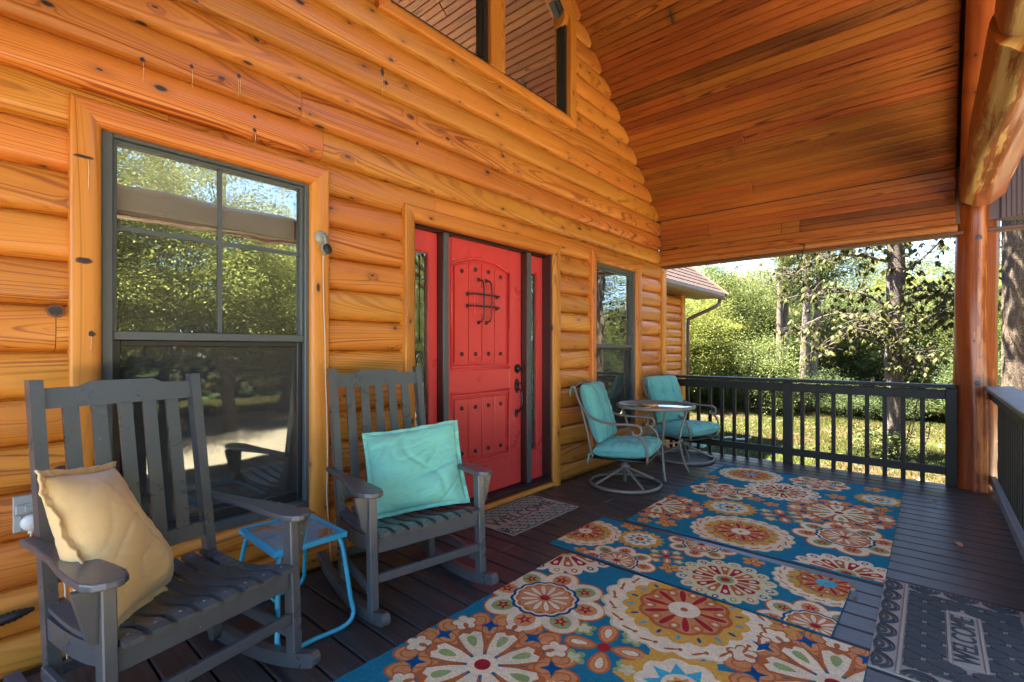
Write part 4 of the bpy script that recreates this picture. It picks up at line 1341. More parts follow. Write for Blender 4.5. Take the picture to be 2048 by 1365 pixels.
# near oak with big leaves
oak = thing('oak_tree', 'tall grey brown oak trunk with big drooping leaves standing close behind the railing', 'tree', (2.14, 12.23, GZ))
m = MB()
tp = [(.02 * math.sin(i * .9), .02 * math.cos(i * .7), .0 + i * .45) for i in range(16)]
tp[0] = (0, 0, -.1)
m.tube(bez(tp, 3), [.215] + [.175 - .012 * min(i, 2) + .007 * math.sin(i * 1.1) for i in range(1, 46)], 18)
m.build('trunk', M_BARK, oak)
brs = [((0, 0, 2.95), (-.6, -.3, 3.35), (-1.35, -.6, 3.3)), ((0, 0, 3.6), (.5, -.2, 4.0), (1.2, -.3, 4.8)), ((0, 0, 2.3), (-.5, -.5, 2.5), (-1.2, -.9, 2.15)),
       ((0, 0, 2.2), (.3, -.3, 2.6), (.75, -.5, 2.9)), ((0, 0, 3.2), (.5, -.3, 3.3), (1.05, -.6, 2.9)), ((0, 0, 4.2), (-.6, -.2, 4.5), (-1.3, -.5, 4.3)),
       ((0, 0, 4.4), (.1, -.6, 4.6), (.1, -1.1, 4.4)), ((0, 0, 2.6), (-.3, -.7, 2.8), (-.55, -1.2, 2.6)), ((0, 0, 1.75), (.25, -.3, 1.9), (.45, -.5, 2.15)), ((0, 0, 3.9), (-.9, .1, 4.2), (-1.9, .2, 3.9)),
       ((0, 0, 2.5), (-.9, -.1, 2.95), (-1.7, -.3, 2.6)), ((0, 0, 3.0), (.8, .2, 3.3), (1.6, .1, 3.2))]
m = MB(); lp = []
rb = np.random.default_rng(9)
for b_ in brs:
    c_ = bez(b_, 6)
    m.tube(c_, [lerp(.035, .008, i / (len(c_) - 1)) for i in range(len(c_))], 6)
    for i in range(3, len(c_)):
        for _ in range(6):
            e = c_[i] + Vector(tuple(rb.normal(size=3) * (.27, .27, .17)))
            m.tube([c_[i], (c_[i] + e) / 2 + Vector((0, 0, .04)), e], [.007, .005, .003], 4)
            nl = int(rb.integers(5, 9)); ph0 = rb.uniform(0, 6.28)
            for q in range(nl):
                yaw = ph0 + 2 * PI * q / nl + rb.uniform(-.3, .3)
                lp.append((e, (rb.uniform(-.4, .4), rb.uniform(.35, 1.25), yaw)))
m.build('branch', M_BARK, oak)
def oakleaf():
    mm = MB(); out = [(0, 0), (.03, .025), (.075, .045), (.12, .047), (.165, .030), (.205, 0)]
    top = [(x, y_, -.25 * x * x / .2 - .15 * y_) for x, y_ in out]; bot = [(x, -y_, -.25 * x * x / .2 - .15 * y_) for x, y_ in out[1:-1]]
    mid = [(x, 0, -.25 * x * x / .2 + .004) for x, _ in out]
    mm.add(mid, []); vs = mid + top[1:-1] + bot
    fs = []
    mm = MB()
    n = len(mid)
    def T(i): return 0 if i == 0 else (n - 1 if i == n - 1 else n + i - 1)
    def B(i): return 0 if i == 0 else (n - 1 if i == n - 1 else n + (n - 2) + i - 1)
    for i in range(n - 1):
        a = [i, i + 1, T(i + 1), T(i)]; b = [i, B(i), B(i + 1), i + 1]
        for q in (a, b):
            q2 = list(dict.fromkeys(q))
            if len(q2) >= 3: fs.append(tuple(q2))
    mm.add(vs, fs, smooth=True)
    return mm
lm = oakleaf()
leaf_me = lm.mesh('leaf', M_BIGLEAF)
def leaf_rot(r):
    return (r.uniform(-.7, .7), r.uniform(.3, 1.5), r.uniform(0, 6.28))
rnd_ = random.Random(3)
rnd_.shuffle(lp)
for p, er in lp[:300]:
    o = bpy.data.objects.new('leaf', leaf_me); col.objects.link(o); o.parent = oak
    o.location = p; o.rotation_euler = er; s_ = rnd_.uniform(.42, .72); o.scale = (s_, s_, s_)
mm = MB()
from mathutils import Euler
for p, er in lp[300:]:
    e = Euler(er).to_matrix(); s_ = rnd_.uniform(.36, .68)
    mm.add([(e @ (Vector(v) * s_)) + p for v in lm.v], lm.f, smooth=True)
mm.build('leaf', M_BIGLEAF, oak, kind='stuff')
# little bush and dead twigs at the oak's foot
bush = thing('bush', 'small green bush with dead twigs at the foot of the oak', 'bush', (2.05, 11.95, GZ))
pts, c_ = crown_points(np.random.default_rng(31), 36, 34, .42, .75, .02, .7, .2, .7)
pts[:, 0] *= 1.35
f = bpy.data.objects.new('foliage', leafcloud_mesh('foliage', pts, 0, .06, M_LEAFA, .4, .6, 0, 6)); col.objects.link(f); f.parent = bush
mm = MB()
for (a, b, c2_) in ((.28, -.1, .9), (.36, -.1, 1.25), (.55, -.15, .85), (.2, -.2, .6)): mm.tube(bez([(.2, -.05, 0), (a, b, c2_ * .5), (a + .08, b, c2_)], 4), [.010] * 8 + [.004], 5)
mm.build('twig', M_BARK, bush)

rt = thing('furrowed_tree', 'pale brown deeply furrowed trunk standing right behind the log post', 'tree', (3.70, 10.86, GZ))
P = []; rq = np.random.default_rng(8); ph = rq.uniform(0, 6.28, 8); NA, NZ = 72, 150
for i in range(NA + 1):
    a = 2 * PI * (i % NA) / NA; row = []
    for k in range(NZ):
        z = k * .05
        pl = .5 + .5 * math.sin(a * 14 + 2.2 * math.sin(z * 2.3 + ph[0]) + math.sin(z * 6 + a * 3))
        brk = abs(math.sin(z * 3.5 + 1.5 * math.sin(a * 9 + ph[1])))
        r0 = .185 * (1 + .2 * math.exp(-z * 2)) + .016 * pl ** .5 * min(1, brk * 3)
        row.append((r0 * math.cos(a) + .03 * math.sin(z * .5), r0 * math.sin(a), z - .1))
    P.append(row)
MB().grid(P).build('trunk', M_BARKR, rt)
pts, c_ = crown_points(np.random.default_rng(35), 120, 60, 2.4, 3.6, 4.6, .45, .7, .6)
f = bpy.data.objects.new('foliage', leafcloud_mesh('foliage', pts, 0, .15, M_LEAFB, .5, .55, 0, 9)); col.objects.link(f); f.parent = rt

# trees in the front yard, seen mirrored in the windows
TD = tree_mesh(41, 240, 290, 2.8, 6.4, 1.8, .07, M_LEAFB, .19, M_BARK, clump=.7, branches=26, ttop=.95)
yard = [((9.5, 1.6, GB), TD, 'yard tree mirrored at the left of the big window', .2, .95), ((10.8, 4.6, GB), TD, 'many branched yard tree mirrored in the middle of the big window', 1.4, .9),
        ((14.5, 2.5, GB), TA, 'green tree behind the yard trees mirrored in the big window', 2.5, 1.2), ((14.0, 7.5, GB), TB, 'light green yard tree mirrored at the right of the big window', 3.1, 1.3),
        ((8.5, 9.5, GB), TD, 'yard tree mirrored in the door side glass', 4.5, 1.0), ((7.5, 16.0, GB), TD, 'yard tree mirrored in the small window', 3.5, 1.0), ((12.5, 13.0, GB), TA, 'broad tree at the north east of the yard', 5.4, 1.2),
        ((11.5, -2.0, GB), TA, 'broad tree at the south of the front yard', .9, 1.1), ((17.0, 18.0, GB), TB, 'light tree at the far corner of the yard', .4, 1.4)]
for (loc, me_, lab, rz, sc) in yard: plant_tree('yard_tree', loc, me_, lab, 'tree', rz, sc)
r_ = np.random.default_rng(78); N = 30000
py = r_.uniform(-20, 40, N); px = 21 + r_.uniform(0, 2.5, N); pz = GB + r_.uniform(0, 1, N) ** .8 * (6 + 1.5 * np.sin(py * .6))
fo = bpy.data.objects.new('far_woods', leafcloud_mesh('far_woods', np.stack([px, py, pz], 1), 0, .42, M_LEAFC, .4, .7, 0, 5)); col.objects.link(fo)
tag(fo, 'woods at the far side of the front yard, mirrored in the windows', 'woods', kind='stuff')

# grass tufts on the lawn
def grass():
    r = np.random.default_rng(15); N = 150000
    x = r.uniform(-7, 8, N); y = 6.6 + r.uniform(0, 1, N) ** .9 * 12.5
    dens = np.sin(x * 1.3 + np.sin(y * .9) * 2) + np.sin(y * 1.1 + x * .6) + .5 * np.sin(x * 4 + y * 3)
    keep = dens + r.normal(size=N) * .7 > -.9
    x, y = x[keep], y[keep]; N = len(x)
    z = GZ + 0.05 * np.sin(x * .7) * np.cos(y * .5) + 0.02 * np.sin(x * 3.1 + y * 2.3)
    a = r.uniform(0, 6.28, N); h = r.uniform(.03, .085, N); w = r.uniform(.004, .010, N)
    ln = r.normal(size=(N, 2)) * .03
    v = np.empty((N, 3, 3), np.float32)
    v[:, 0] = np.stack([x - w * np.cos(a), y - w * np.sin(a), z - .01], 1)
    v[:, 1] = np.stack([x + w * np.cos(a), y + w * np.sin(a), z - .01], 1)
    v[:, 2] = np.stack([x + ln[:, 0], y + ln[:, 1], z + h], 1)
    me = bpy.data.meshes.new('grass'); me.vertices.add(N * 3); me.vertices.foreach_set('co', v.ravel())
    me.loops.add(N * 3); me.loops.foreach_set('vertex_index', np.arange(N * 3, dtype=np.int32))
    me.polygons.add(N); me.polygons.foreach_set('loop_start', np.arange(0, N * 3, 3, dtype=np.int32)); me.update(calc_edges=True)
    me.materials.append(M_GRASS)
    o = bpy.data.objects.new('grass', me); col.objects.link(o); tag(o, 'sparse short grass on the sunlit lawn beyond the railing', 'grass', kind='stuff')
    # leaf litter
    n = 3500; x = r.uniform(-6, 8, n); y = 7 + r.uniform(0, 11, n)
    C_ = np.stack([x, y, np.full(n, GZ + .03) + 0.05 * np.sin(x * .7) * np.cos(y * .5)], 1)
    t = NT('dry_leaf_litter'); rr = t.n('ShaderNodeNewGeometry').outputs['Random Per Island']
    t.bsdf(t.ramp(rr, [(0, (.035, .016, .007)), (1, (.13, .07, .03))]), .8)
    o = bpy.data.objects.new('leaf_litter', leafcloud_mesh('leaf_litter', C_, 0, .07, t.m, .8, .6, 0, 4)); col.objects.link(o); tag(o, 'dry brown fallen leaves scattered over the lawn', 'leaf litter', kind='stuff')
grass()

# ================================================================== RUGS
BLUE = (0.014, 0.150, 0.205); NAVY = (0.004, 0.070, 0.165); CREAM = (0.68, 0.55, 0.33); MUST = (0.56, 0.29, 0.045); RUST = (0.42, 0.115, 0.03)
RED = (0.33, 0.018, 0.020); GREEN = (0.27, 0.31, 0.10); AQUA = (0.05, 0.33, 0.38); ORANGE = (0.55, 0.22, 0.075); PALE = (0.55, 0.49, 0.25); SCAR = (0.50, 0.055, 0.03)
def ell(cx, cy, rx, ry, a=0.0, n=18, tip=0.0):
    out = []
    for k in range(n):
        t = 2 * PI * k / n
        x = rx * math.cos(t); y = ry * math.sin(t) * (1 - tip * math.cos(t))
        out.append((cx + x * math.cos(a) - y * math.sin(a), cy + x * math.sin(a) + y * math.cos(a)))
    return out
def rose(cx, cy, r, n, amp, ph=0.0, m=None, sharp=1.0):
    m = m or n * 10
    out = []
    for k in range(m):
        t = 2 * PI * k / m
        q = r * (1 - amp + amp * abs(math.cos(n * (t - ph) / 2)) ** sharp)
        out.append((cx + q * math.cos(t), cy + q * math.sin(t)))
    return out
def star(cx, cy, r0, r1, n, ph=0.0):
    return [(cx + (r0 if k % 2 else r1) * math.cos(ph + PI * k / n), cy + (r0 if k % 2 else r1) * math.sin(ph + PI * k / n)) for k in range(2 * n)]
def clip(poly, x0, x1, y0, y1):
    for ax, lim, sg in ((0, x0, 1), (0, x1, -1), (1, y0, 1), (1, y1, -1)):
        out = []
        for i in range(len(poly)):
            a, b = poly[i - 1], poly[i]
            ia, ib = sg * (a[ax] - lim) >= 0, sg * (b[ax] - lim) >= 0
            if ia != ib:
                t = (lim - a[ax]) / (b[ax] - a[ax])
                out.append((a[0] + (b[0] - a[0]) * t, a[1] + (b[1] - a[1]) * t))
            if ib: out.append(b)
        poly = out
        if len(poly) < 3: return []
    return poly
class Rug:
    def __init__(s, x0, x1, y0, y1, rot=0.0, base=.009, bg=BLUE):
        s.r = (x0, x1, y0, y1); s.m = MB(); s.base = base; s.k = 0; s.rot = rot; s.seed = random.Random(int(x0 * 1000 + y0 * 77))
        c = s.seed
        # body with slightly wavering edge
        edge = []
        n = 90
        for i in range(n): edge.append((lerp(x0, x1, i / n), y0 + c.uniform(-.0025, .0025)))
        for i in range(n): edge.append((x1 + c.uniform(-.0025, .0025), lerp(y0, y1, i / n)))
        for i in range(n): edge.append((lerp(x1, x0, i / n), y1 + c.uniform(-.0025, .0025)))
        for i in range(n): edge.append((x0 + c.uniform(-.0025, .0025), lerp(y1, y0, i / n)))
        s.m.cur = (*bg, 1)
        s.m.prism(edge, lambda x, y_, h: (x, y_, .001 + h), base - .001)
        s.in_ = (x0 + .0005, x1 - .0005, y0 + .0005, y1 - .0005)
    def p(s, poly, c, lv):
        j = s.seed.uniform(.93, 1.07)
        q = clip(poly, *s.in_)
        if len(q) < 3: return
        z = s.base + .0005 * lv + s.k * 1.2e-5
        s.m.cur = (c[0] * j, c[1] * j, c[2] * j, 1)
        a = sum(q[i - 1][0] * q[i][1] - q[i][0] * q[i - 1][1] for i in range(len(q)))
        if a < 0: q = q[::-1]
        s.m.add([(x, y_, z) for x, y_ in q], [tuple(range(len(q)))])
    def ring(s, f, n, *a): 
        for k in range(n): f(2 * PI * k / n, k, *a)
    def petals(s, cx, cy, n, rc, rl, rw, c, lv, ph=0.0, tip=.35):
        for k in range(n):
            a = ph + 2 * PI * k / n
            s.p(ell(cx + rc * math.cos(a), cy + rc * math.sin(a), rl, rw, a, 16, -tip), c, lv)
    def sun(s, cx, cy, R_, teal=False, ph=0.0):
        s.k += 1
        s.p(rose(cx, cy, R_, 20, .07, ph), PALE, 1); s.p(rose(cx, cy, R_ * .965, 20, .07, ph), CREAM, 2)
        for k in range(20):                       # rust commas in the scallops
            a = ph + 2 * PI * (k + .5) / 20 - .03
            s.p(ell(cx + R_ * .855 * math.cos(a), cy + R_ * .855 * math.sin(a), R_ * .085, R_ * .017, a + PI / 2 + .35, 12, .3), RUST, 3)
            s.p(ell(cx + R_ * .83 * math.cos(a + .10), cy + R_ * .83 * math.sin(a + .10), R_ * .03, R_ * .024, a, 10), RUST, 3)
        s.p(rose(cx, cy, R_ * .73, 18, .10, ph), MUST, 4)
        for k in range(18):
            a = ph + 2 * PI * (k + .0) / 18
            s.p(ell(cx + R_ * .615 * math.cos(a), cy + R_ * .615 * math.sin(a), R_ * .05, R_ * .022, a, 10), NAVY if k % 2 else AQUA, 5)
        s.p(rose(cx, cy, R_ * .545, 10, .09, ph), RUST, 6)
        s.p(rose(cx, cy, R_ * .50, 10, .12, ph), ORANGE, 6.5)
        for k in range(10):
            a = ph + 2 * PI * (k + .5) / 10
            for q, c_, l_ in ((.065, RUST, 7), (.045, ORANGE, 7.5), (.024, CREAM, 8)):
                s.p(ell(cx + R_ * .40 * math.cos(a), cy + R_ * .40 * math.sin(a), R_ * q * 1.2, R_ * q, a, 12), c_, l_)
        s.petals(cx, cy, 10, R_ * .32, R_ * .185, R_ * .052, ORANGE, 8, ph); s.petals(cx, cy, 10, R_ * .32, R_ * .165, R_ * .037, RED, 8.5, ph)
        s.p(ell(cx, cy, R_ * .185, R_ * .185, 0, 24), AQUA if teal else CREAM, 9); s.p(ell(cx, cy, R_ * .045, R_ * .045, 0, 10), RUST, 9.5)
    def bubble(s, cx, cy, R_, ph=0.0):
        s.k += 1
        for rr, c_, l_ in ((.385, SCAR, 1), (.365, MUST, 1.5), (.345, CREAM, 2)):
            for k in range(8):
                a = ph + 2 * PI * k / 8
                s.p(ell(cx + R_ * .66 * math.cos(a), cy + R_ * .66 * math.sin(a), R_ * (rr - .02), R_ * (rr - .06), a, 22), c_, l_ + .03 * (k % 2))
        for k in range(8):
            a = ph + 2 * PI * k / 8
            x, y_ = cx + R_ * .70 * math.cos(a), cy + R_ * .70 * math.sin(a)
            s.p(ell(x, y_, R_ * .19, R_ * .16, a, 18), GREEN if k % 2 else ORANGE, 3); 
            s.p(star(x, y_, R_ * .055, R_ * .135, 5, a), RED, 4); s.p(ell(x, y_, R_ * .035, R_ * .025, a, 8), ORANGE, 5)
        s.p(rose(cx, cy, R_ * .565, 14, .07, ph), NAVY, 5); s.p(rose(cx, cy, R_ * .515, 14, .07, ph), CREAM, 6); s.p(rose(cx, cy, R_ * .475, 14, .08, ph), RUST, 6.5)
        s.p(rose(cx, cy, R_ * .44, 12, .08, ph), ORANGE, 7)
        s.petals(cx, cy, 12, R_ * .25, R_ * .165, R_ * .052, RUST, 7.5, ph); s.petals(cx, cy, 12, R_ * .25, R_ * .150, R_ * .040, CREAM, 8, ph)
        s.p(ell(cx, cy, R_ * .085, R_ * .075, 0, 14), RED, 9)
    def lotus(s, cx, cy, R_, ph=0.0, n=8):
        s.k += 1
        for k in range(n):
            a = ph + 2 * PI * (k + .5) / n
            for (dr, da, rr, c_, l_) in ((.80, .17, .17, RUST, 1), (.80, -.17, .17, RUST, 1), (.80, .17, .145, ORANGE, 1.3), (.80, -.17, .145, ORANGE, 1.3), (.80, .17, .10, RUST, 1.7), (.80, -.17, .10, RUST, 1.7), (.80, .17, .080, ORANGE, 1.75), (.80, -.17, .080, ORANGE, 1.75), (.64, 0, .12, RUST, 1.72), (.64, 0, .10, ORANGE, 1.78), (.64, 0, .19, RUST, 1.1), (.64, 0, .165, ORANGE, 1.4)):
                s.p(ell(cx + R_ * dr * math.cos(a + da), cy + R_ * dr * math.sin(a + da), R_ * rr * 1.1, R_ * rr * .8, a, 16), c_, l_)
            s.p(ell(cx + R_ * .79 * math.cos(a - .17), cy + R_ * .79 * math.sin(a - .17), R_ * .09, R_ * .06, a, 12), RUST, 1.6); s.p(ell(cx + R_ * .79 * math.cos(a + .17), cy + R_ * .79 * math.sin(a + .17), R_ * .09, R_ * .06, a, 12), CREAM, 1.6)
            s.p(star(cx + R_ * .70 * math.cos(a), cy + R_ * .70 * math.sin(a), R_ * .05, R_ * .13, 4, a), NAVY, 2)
        for k in range(n):
            a = ph + 2 * PI * k / n
            s.p(rose(cx + R_ * .80 * math.cos(a), cy + R_ * .80 * math.sin(a), R_ * .17, 5, .35, a), RUST, 2); s.p(rose(cx + R_ * .80 * math.cos(a), cy + R_ * .80 * math.sin(a), R_ * .142, 5, .35, a), CREAM, 2.5); s.p(ell(cx + R_ * .74 * math.cos(a), cy + R_ * .74 * math.sin(a), R_ * .055, R_ * .030, a, 12), RUST, 2.8)
            w = [(cx + q * R_ * math.cos(a + b_), cy + q * R_ * math.sin(a + b_)) for q, b_ in ((.05, -.2), (.34, -.30), (.56, -.24), (.60, -.10), (.55, 0), (.60, .10), (.56, .24), (.34, .30), (.05, .2))]
            w2 = [(cx + (x - cx) * 1.03 , cy + (y_ - cy) * 1.03) for x, y_ in w]
            s.p(ell(cx + R_ * .40 * math.cos(a), cy + R_ * .40 * math.sin(a), R_ * .26, R_ * .155, a, 18, -.3), RUST, 3)
            s.p(w, CREAM, 4)
            s.p(ell(cx + R_ * .42 * math.cos(a), cy + R_ * .42 * math.sin(a), R_ * .105, R_ * .05, a, 14, -.4), GREEN, 5)
        s.p(ell(cx, cy, R_ * .16, R_ * .16, 0, 20), CREAM, 5.5); s.p(ell(cx, cy, R_ * .085, R_ * .085, 0, 16), RED, 6)
    def starf(s, cx, cy, R_, ph=0.0):
        s.k += 1
        s.p(star(cx, cy, R_ * .80, R_, 18, ph), MUST, 1); s.p(rose(cx, cy, R_ * .68, 9, .12, ph), CREAM, 2)
        s.p(star(cx, cy, R_ * .33, R_ * .56, 9, ph), AQUA, 3); s.p(ell(cx, cy, R_ * .30, R_ * .30, 0, 18), CREAM, 4); s.p(star(cx, cy, R_ * .17, R_ * .24, 8, ph), MUST, 4.5)
        s.p(ell(cx, cy, R_ * .14, R_ * .14, 0, 12), RED, 5); s.p(ell(cx, cy, R_ * .05, R_ * .05, 0, 8), CREAM, 5.5)
    def wheel(s, cx, cy, R_, ph=0.0, c=CREAM):
        s.k += 1
        for k in range(16):
            a = ph + 2 * PI * k / 16
            s.p(ell(cx + R_ * .87 * math.cos(a), cy + R_ * .87 * math.sin(a), R_ * .155, R_ * .155, a, 16), c, 1)
        s.p(ell(cx, cy, R_ * .88, R_ * .88, 0, 36), c, 1.5)
        for k in range(16):
            a = ph + 2 * PI * k / 16
            s.p(ell(cx + R_ * .865 * math.cos(a), cy + R_ * .865 * math.sin(a), R_ * .085, R_ * .062, a, 12), (NAVY, GREEN, RUST)[k % 3], 2.5); s.p(ell(cx + R_ * .865 * math.cos(a), cy + R_ * .865 * math.sin(a), R_ * .048, R_ * .034, a, 10), CREAM, 3)
        for k in range(14):
            a = ph + 2 * PI * k / 14; d = .155
            w = [(cx + q * R_ * math.cos(a + b_), cy + q * R_ * math.sin(a + b_)) for q, b_ in ((.24, -d), (.66, -d), (.70, 0), (.66, d), (.24, d))]
            s.p(w, RED if k % 2 else RUST, 2.5); s.p(ell(cx + R_ * .55 * math.cos(a), cy + R_ * .55 * math.sin(a), R_ * .08, R_ * .042, a, 12), CREAM, 3)
        s.p(ell(cx, cy, R_ * .25, R_ * .25, 0, 20), PALE, 3.5); s.p(ell(cx, cy, R_ * .18, R_ * .18, 0, 16), GREEN, 4); s.p(ell(cx, cy, R_ * .10, R_ * .10, 0, 12), RED, 4.5)
    def four(s, cx, cy, R_, ph=0.0):
        s.k += 1
        for n_ in range(4):
            a = ph + PI / 2 * n_
            s.p(ell(cx + R_ * .58 * math.cos(a), cy + R_ * .58 * math.sin(a), R_ * .42, R_ * .26, a, 18, -.3), RUST, 1); s.p(ell(cx + R_ * .60 * math.cos(a), cy + R_ * .60 * math.sin(a), R_ * .36, R_ * .20, a, 18, -.3), ORANGE, 2)
            s.p(ell(cx + R_ * .62 * math.cos(a), cy + R_ * .62 * math.sin(a), R_ * .24, R_ * .12, a, 14, -.3), RUST, 2.5); s.p(ell(cx + R_ * .62 * math.cos(a), cy + R_ * .62 * math.sin(a), R_ * .21, R_ * .095, a, 14, -.3), CREAM, 3)
            b_ = a + PI / 4
            s.p(rose(cx + R_ * .88 * math.cos(b_), cy + R_ * .88 * math.sin(b_), R_ * .33, 5, .45, b_ + PI / 5), GREEN, 1); s.p(rose(cx + R_ * .90 * math.cos(b_), cy + R_ * .90 * math.sin(b_), R_ * .21, 5, .45, b_ + PI / 5), PALE, 1.6)
        s.p(ell(cx, cy, R_ * .17, R_ * .17, 0, 12), RED, 4)
    def five(s, cx, cy, R_, ph=0.0):
        s.k += 1
        for c_, q, l_ in ((SCAR, 1.0, 1), (MUST, .84, 2)):
            for k in range(5):
                a = ph + 2 * PI * k / 5
                s.p(ell(cx + R_ * .58 * math.cos(a), cy + R_ * .58 * math.sin(a), R_ * .42 * q, R_ * .33 * q, a, 14), c_, l_)
        for k in range(5):
            a = ph + 2 * PI * k / 5
            s.p(ell(cx + R_ * .60 * math.cos(a), cy + R_ * .60 * math.sin(a), R_ * .22, R_ * .13, a, 10), ORANGE, 3)
        s.p(ell(cx, cy, R_ * .20, R_ * .20, 0, 12), RUST, 4); s.p(ell(cx, cy, R_ * .1, R_ * .1, 0, 10), CREAM, 5)
    def done(s, loc_label):
        o = s.m.build('rug', M_RUG); tag(o, loc_label, 'rug')
        if s.rot:
            x0, x1, y0, y1 = s.r; c = Vector(((x0 + x1) / 2, (y0 + y1) / 2, 0))
            mt = Matrix.Translation(c) @ Matrix.Rotation(s.rot, 4, 'Z') @ Matrix.Translation(-c)
            o.data.transform(mt)
        return o
# front rug
c = Rug(.955, 2.50, .26, 2.537)
c.five(1.06, .90, .09); c.lotus(1.323, 1.402, .40, .25); c.bubble(1.199, 1.985, .315, .2); c.wheel(.955, 2.53, .30); c.sun(1.782, 2.344, .405, ph=.1)
c.four(1.637, 1.826, .175, .35); c.starf(1.985, 1.80, .26); c.five(2.185, 2.52, .085, .3); c.lotus(2.42, 2.20, .40, .1); c.five(1.62, 1.45, .085, .8); c.sun(2.2, 1.18, .40, True)
c.bubble(1.72, .95, .31); c.wheel(2.45, .55, .3); c.starf(1.2, .62, .24); c.four(1.5, .48, .16); c.five(2.44, 1.63, .09)
c.done('large blue floral rug nearest the camera, its big cream lotus cut by the picture edge')
# back rug
c = Rug(.962, 2.503, 3.328, 5.598)
c.sun(1.687, 3.61, .335, ph=.1); c.bubble(2.252, 3.96, .31, .3); c.lotus(2.15, 4.53, .37, .2); c.starf(1.461, 4.115, .215); c.four(1.83, 4.17, .155, .4); c.wheel(1.672, 4.89, .30, .1)
c.bubble(1.256, 4.54, .265, .1); c.sun(1.30, 5.32, .30, True); c.bubble(1.885, 5.40, .25); c.starf(2.364, 5.15, .19); c.wheel(2.33, 3.335, .27, 0.1, CREAM); c.lotus(1.001, 3.803, .36, .3)
c.five(1.22, 3.44, .085); c.five(1.07, 3.385, .06, .5); c.five(1.56, 4.49, .075, .2); c.five(1.70, 4.42, .065, .7); c.five(2.30, 5.50, .09, .1); c.five(2.07, 5.02, .085, .6); c.five(1.03, 4.98, .08, .3); c.five(2.40, 4.86, .07)
c.five(1.10, 4.80, .06, .9)
c.done('large blue floral rug farthest from the camera, lying towards the back railing')
# middle runner
c = Rug(.795, 2.367, 2.574, 3.225, rot=-.022)
c.sun(.86, 2.89, .255, ph=.1); c.starf(1.21, 3.02, .165); c.bubble(1.265, 2.62, .23, .2); c.bubble(1.555, 3.20, .215, .1); c.four(1.46, 2.88, .105, .5); c.five(1.545, 2.74, .065); c.wheel(1.835, 2.81, .255, .1, PALE)
c.sun(2.26, 3.13, .265, True, .2); c.bubble(2.30, 2.62, .25, .3); c.five(1.88, 3.16, .07, .4); c.five(1.05, 3.2, .085, .1); c.five(1.02, 2.6, .06, .5)
c.done('narrow blue floral runner lying between the two large rugs, nearer the door')

# ================================================================== DOORMATS
def text_mesh(body, size, ext, sx=1.0, offset=0.0):
    cu = bpy.data.curves.new('txt', 'FONT'); cu.body = body; cu.size = size; cu.extrude = ext; cu.align_x = 'CENTER'; cu.align_y = 'CENTER'; cu.offset = offset
    o = bpy.data.objects.new('txt', cu); col.objects.link(o)
    dg = bpy.context.evaluated_depsgraph_get()
    me = bpy.data.meshes.new_from_object(o.evaluated_get(dg))
    bpy.data.objects.remove(o)
    return me
def hexring(m, cx, cy, r, w, z0, h, sx=1.0, sy=1.0):
    o = [(cx + r * math.cos(a) * sx, cy + r * math.sin(a) * sy) for a in np.arange(6) * PI / 3]
    i_ = [(cx + (r - w) * math.cos(a) * sx, cy + (r - w) * math.sin(a) * sy) for a in np.arange(6) * PI / 3]
    vs = [(x, y_, z) for z in (z0, z0 + h) for x, y_ in o + i_]
    fs = []
    for k in range(6):
        q = (k + 1) % 6
        fs += [(12 + k, 12 + q, 18 + q, 18 + k), (k, q, 12 + q, 12 + k), (6 + q, 6 + k, 18 + k, 18 + q)]
    m.add(vs, fs)
mat1 = thing('doormat', 'small dusty grey rubber WELCOME doormat with hexagon pattern in front of the red door', 'doormat', (.285, 2.925, 0))
MB().b2((-.245, -.412, .001), (.245, .412, .005)).build('mat_base', M_RUB, mat1)
e = MB()
for s in (-1, 1):
    e.b2((s * .235 - .006, -.412, .005), (s * .235 + .006, .412, .009), .001).b2((-.229, s * .403 - .006, .005), (.229, s * .403 + .006, .0088), .001)
for q in (-.065, .065): e.b2((q - .003, -.397, .005), (q + .003, .397, .0085), .001)
e.build('mat_border', M_RUBPALE, mat1)
MB().b2((-.060, -.395, .005), (.060, .395, .0066)).build('letter_panel', M_RUBPALE, mat1)
hx = MB()
for side in (-1, 1):
    for i in range(3):
        for k in range(9):
            cx = side * (.092 + i * .050); cy = -.355 + k * .088 + (i % 2) * .044
            if cy > .38: continue
            hexring(hx, cx, cy, .028, .0065, .005, .004, 1.0, .95)
            hx.b2((cx - .022, cy + .0275, .005), (cx + .022, cy + .0325, .009)).b2((cx - .002, cy + .033, .005), (cx + .002, cy + .056, .009)).b2((cx - .014, cy + .040, .005), (cx - .009, cy + .060, .0085)).b2((cx + .009, cy + .040, .005), (cx + .014, cy + .060, .0085))
hx.build('hexagon_relief', M_RUBPALE, mat1, kind='stuff')
me = text_mesh('WELCOME', .15, .002)
me.materials.clear(); me.materials.append(M_RUB)
xs = [v.co.x for v in me.vertices]; sxx = .72 / (max(xs) - min(xs))
me.transform(Matrix.Rotation(PI / 2, 4, 'Z') @ Matrix.Diagonal((sxx, 1.12, 1, 1)))
o = bpy.data.objects.new('lettering', me); col.objects.link(o); o.location = (0, 0, .0078); o.parent = mat1
me2 = me.copy(); me2.materials.clear(); me2.materials.append(M_RUBPALE); me2.transform(Matrix.Diagonal((1.05, 1.012, .6, 1)))
o = bpy.data.objects.new('lettering_edge', me2); col.objects.link(o); o.location = (.003, .003, .0070); o.parent = mat1

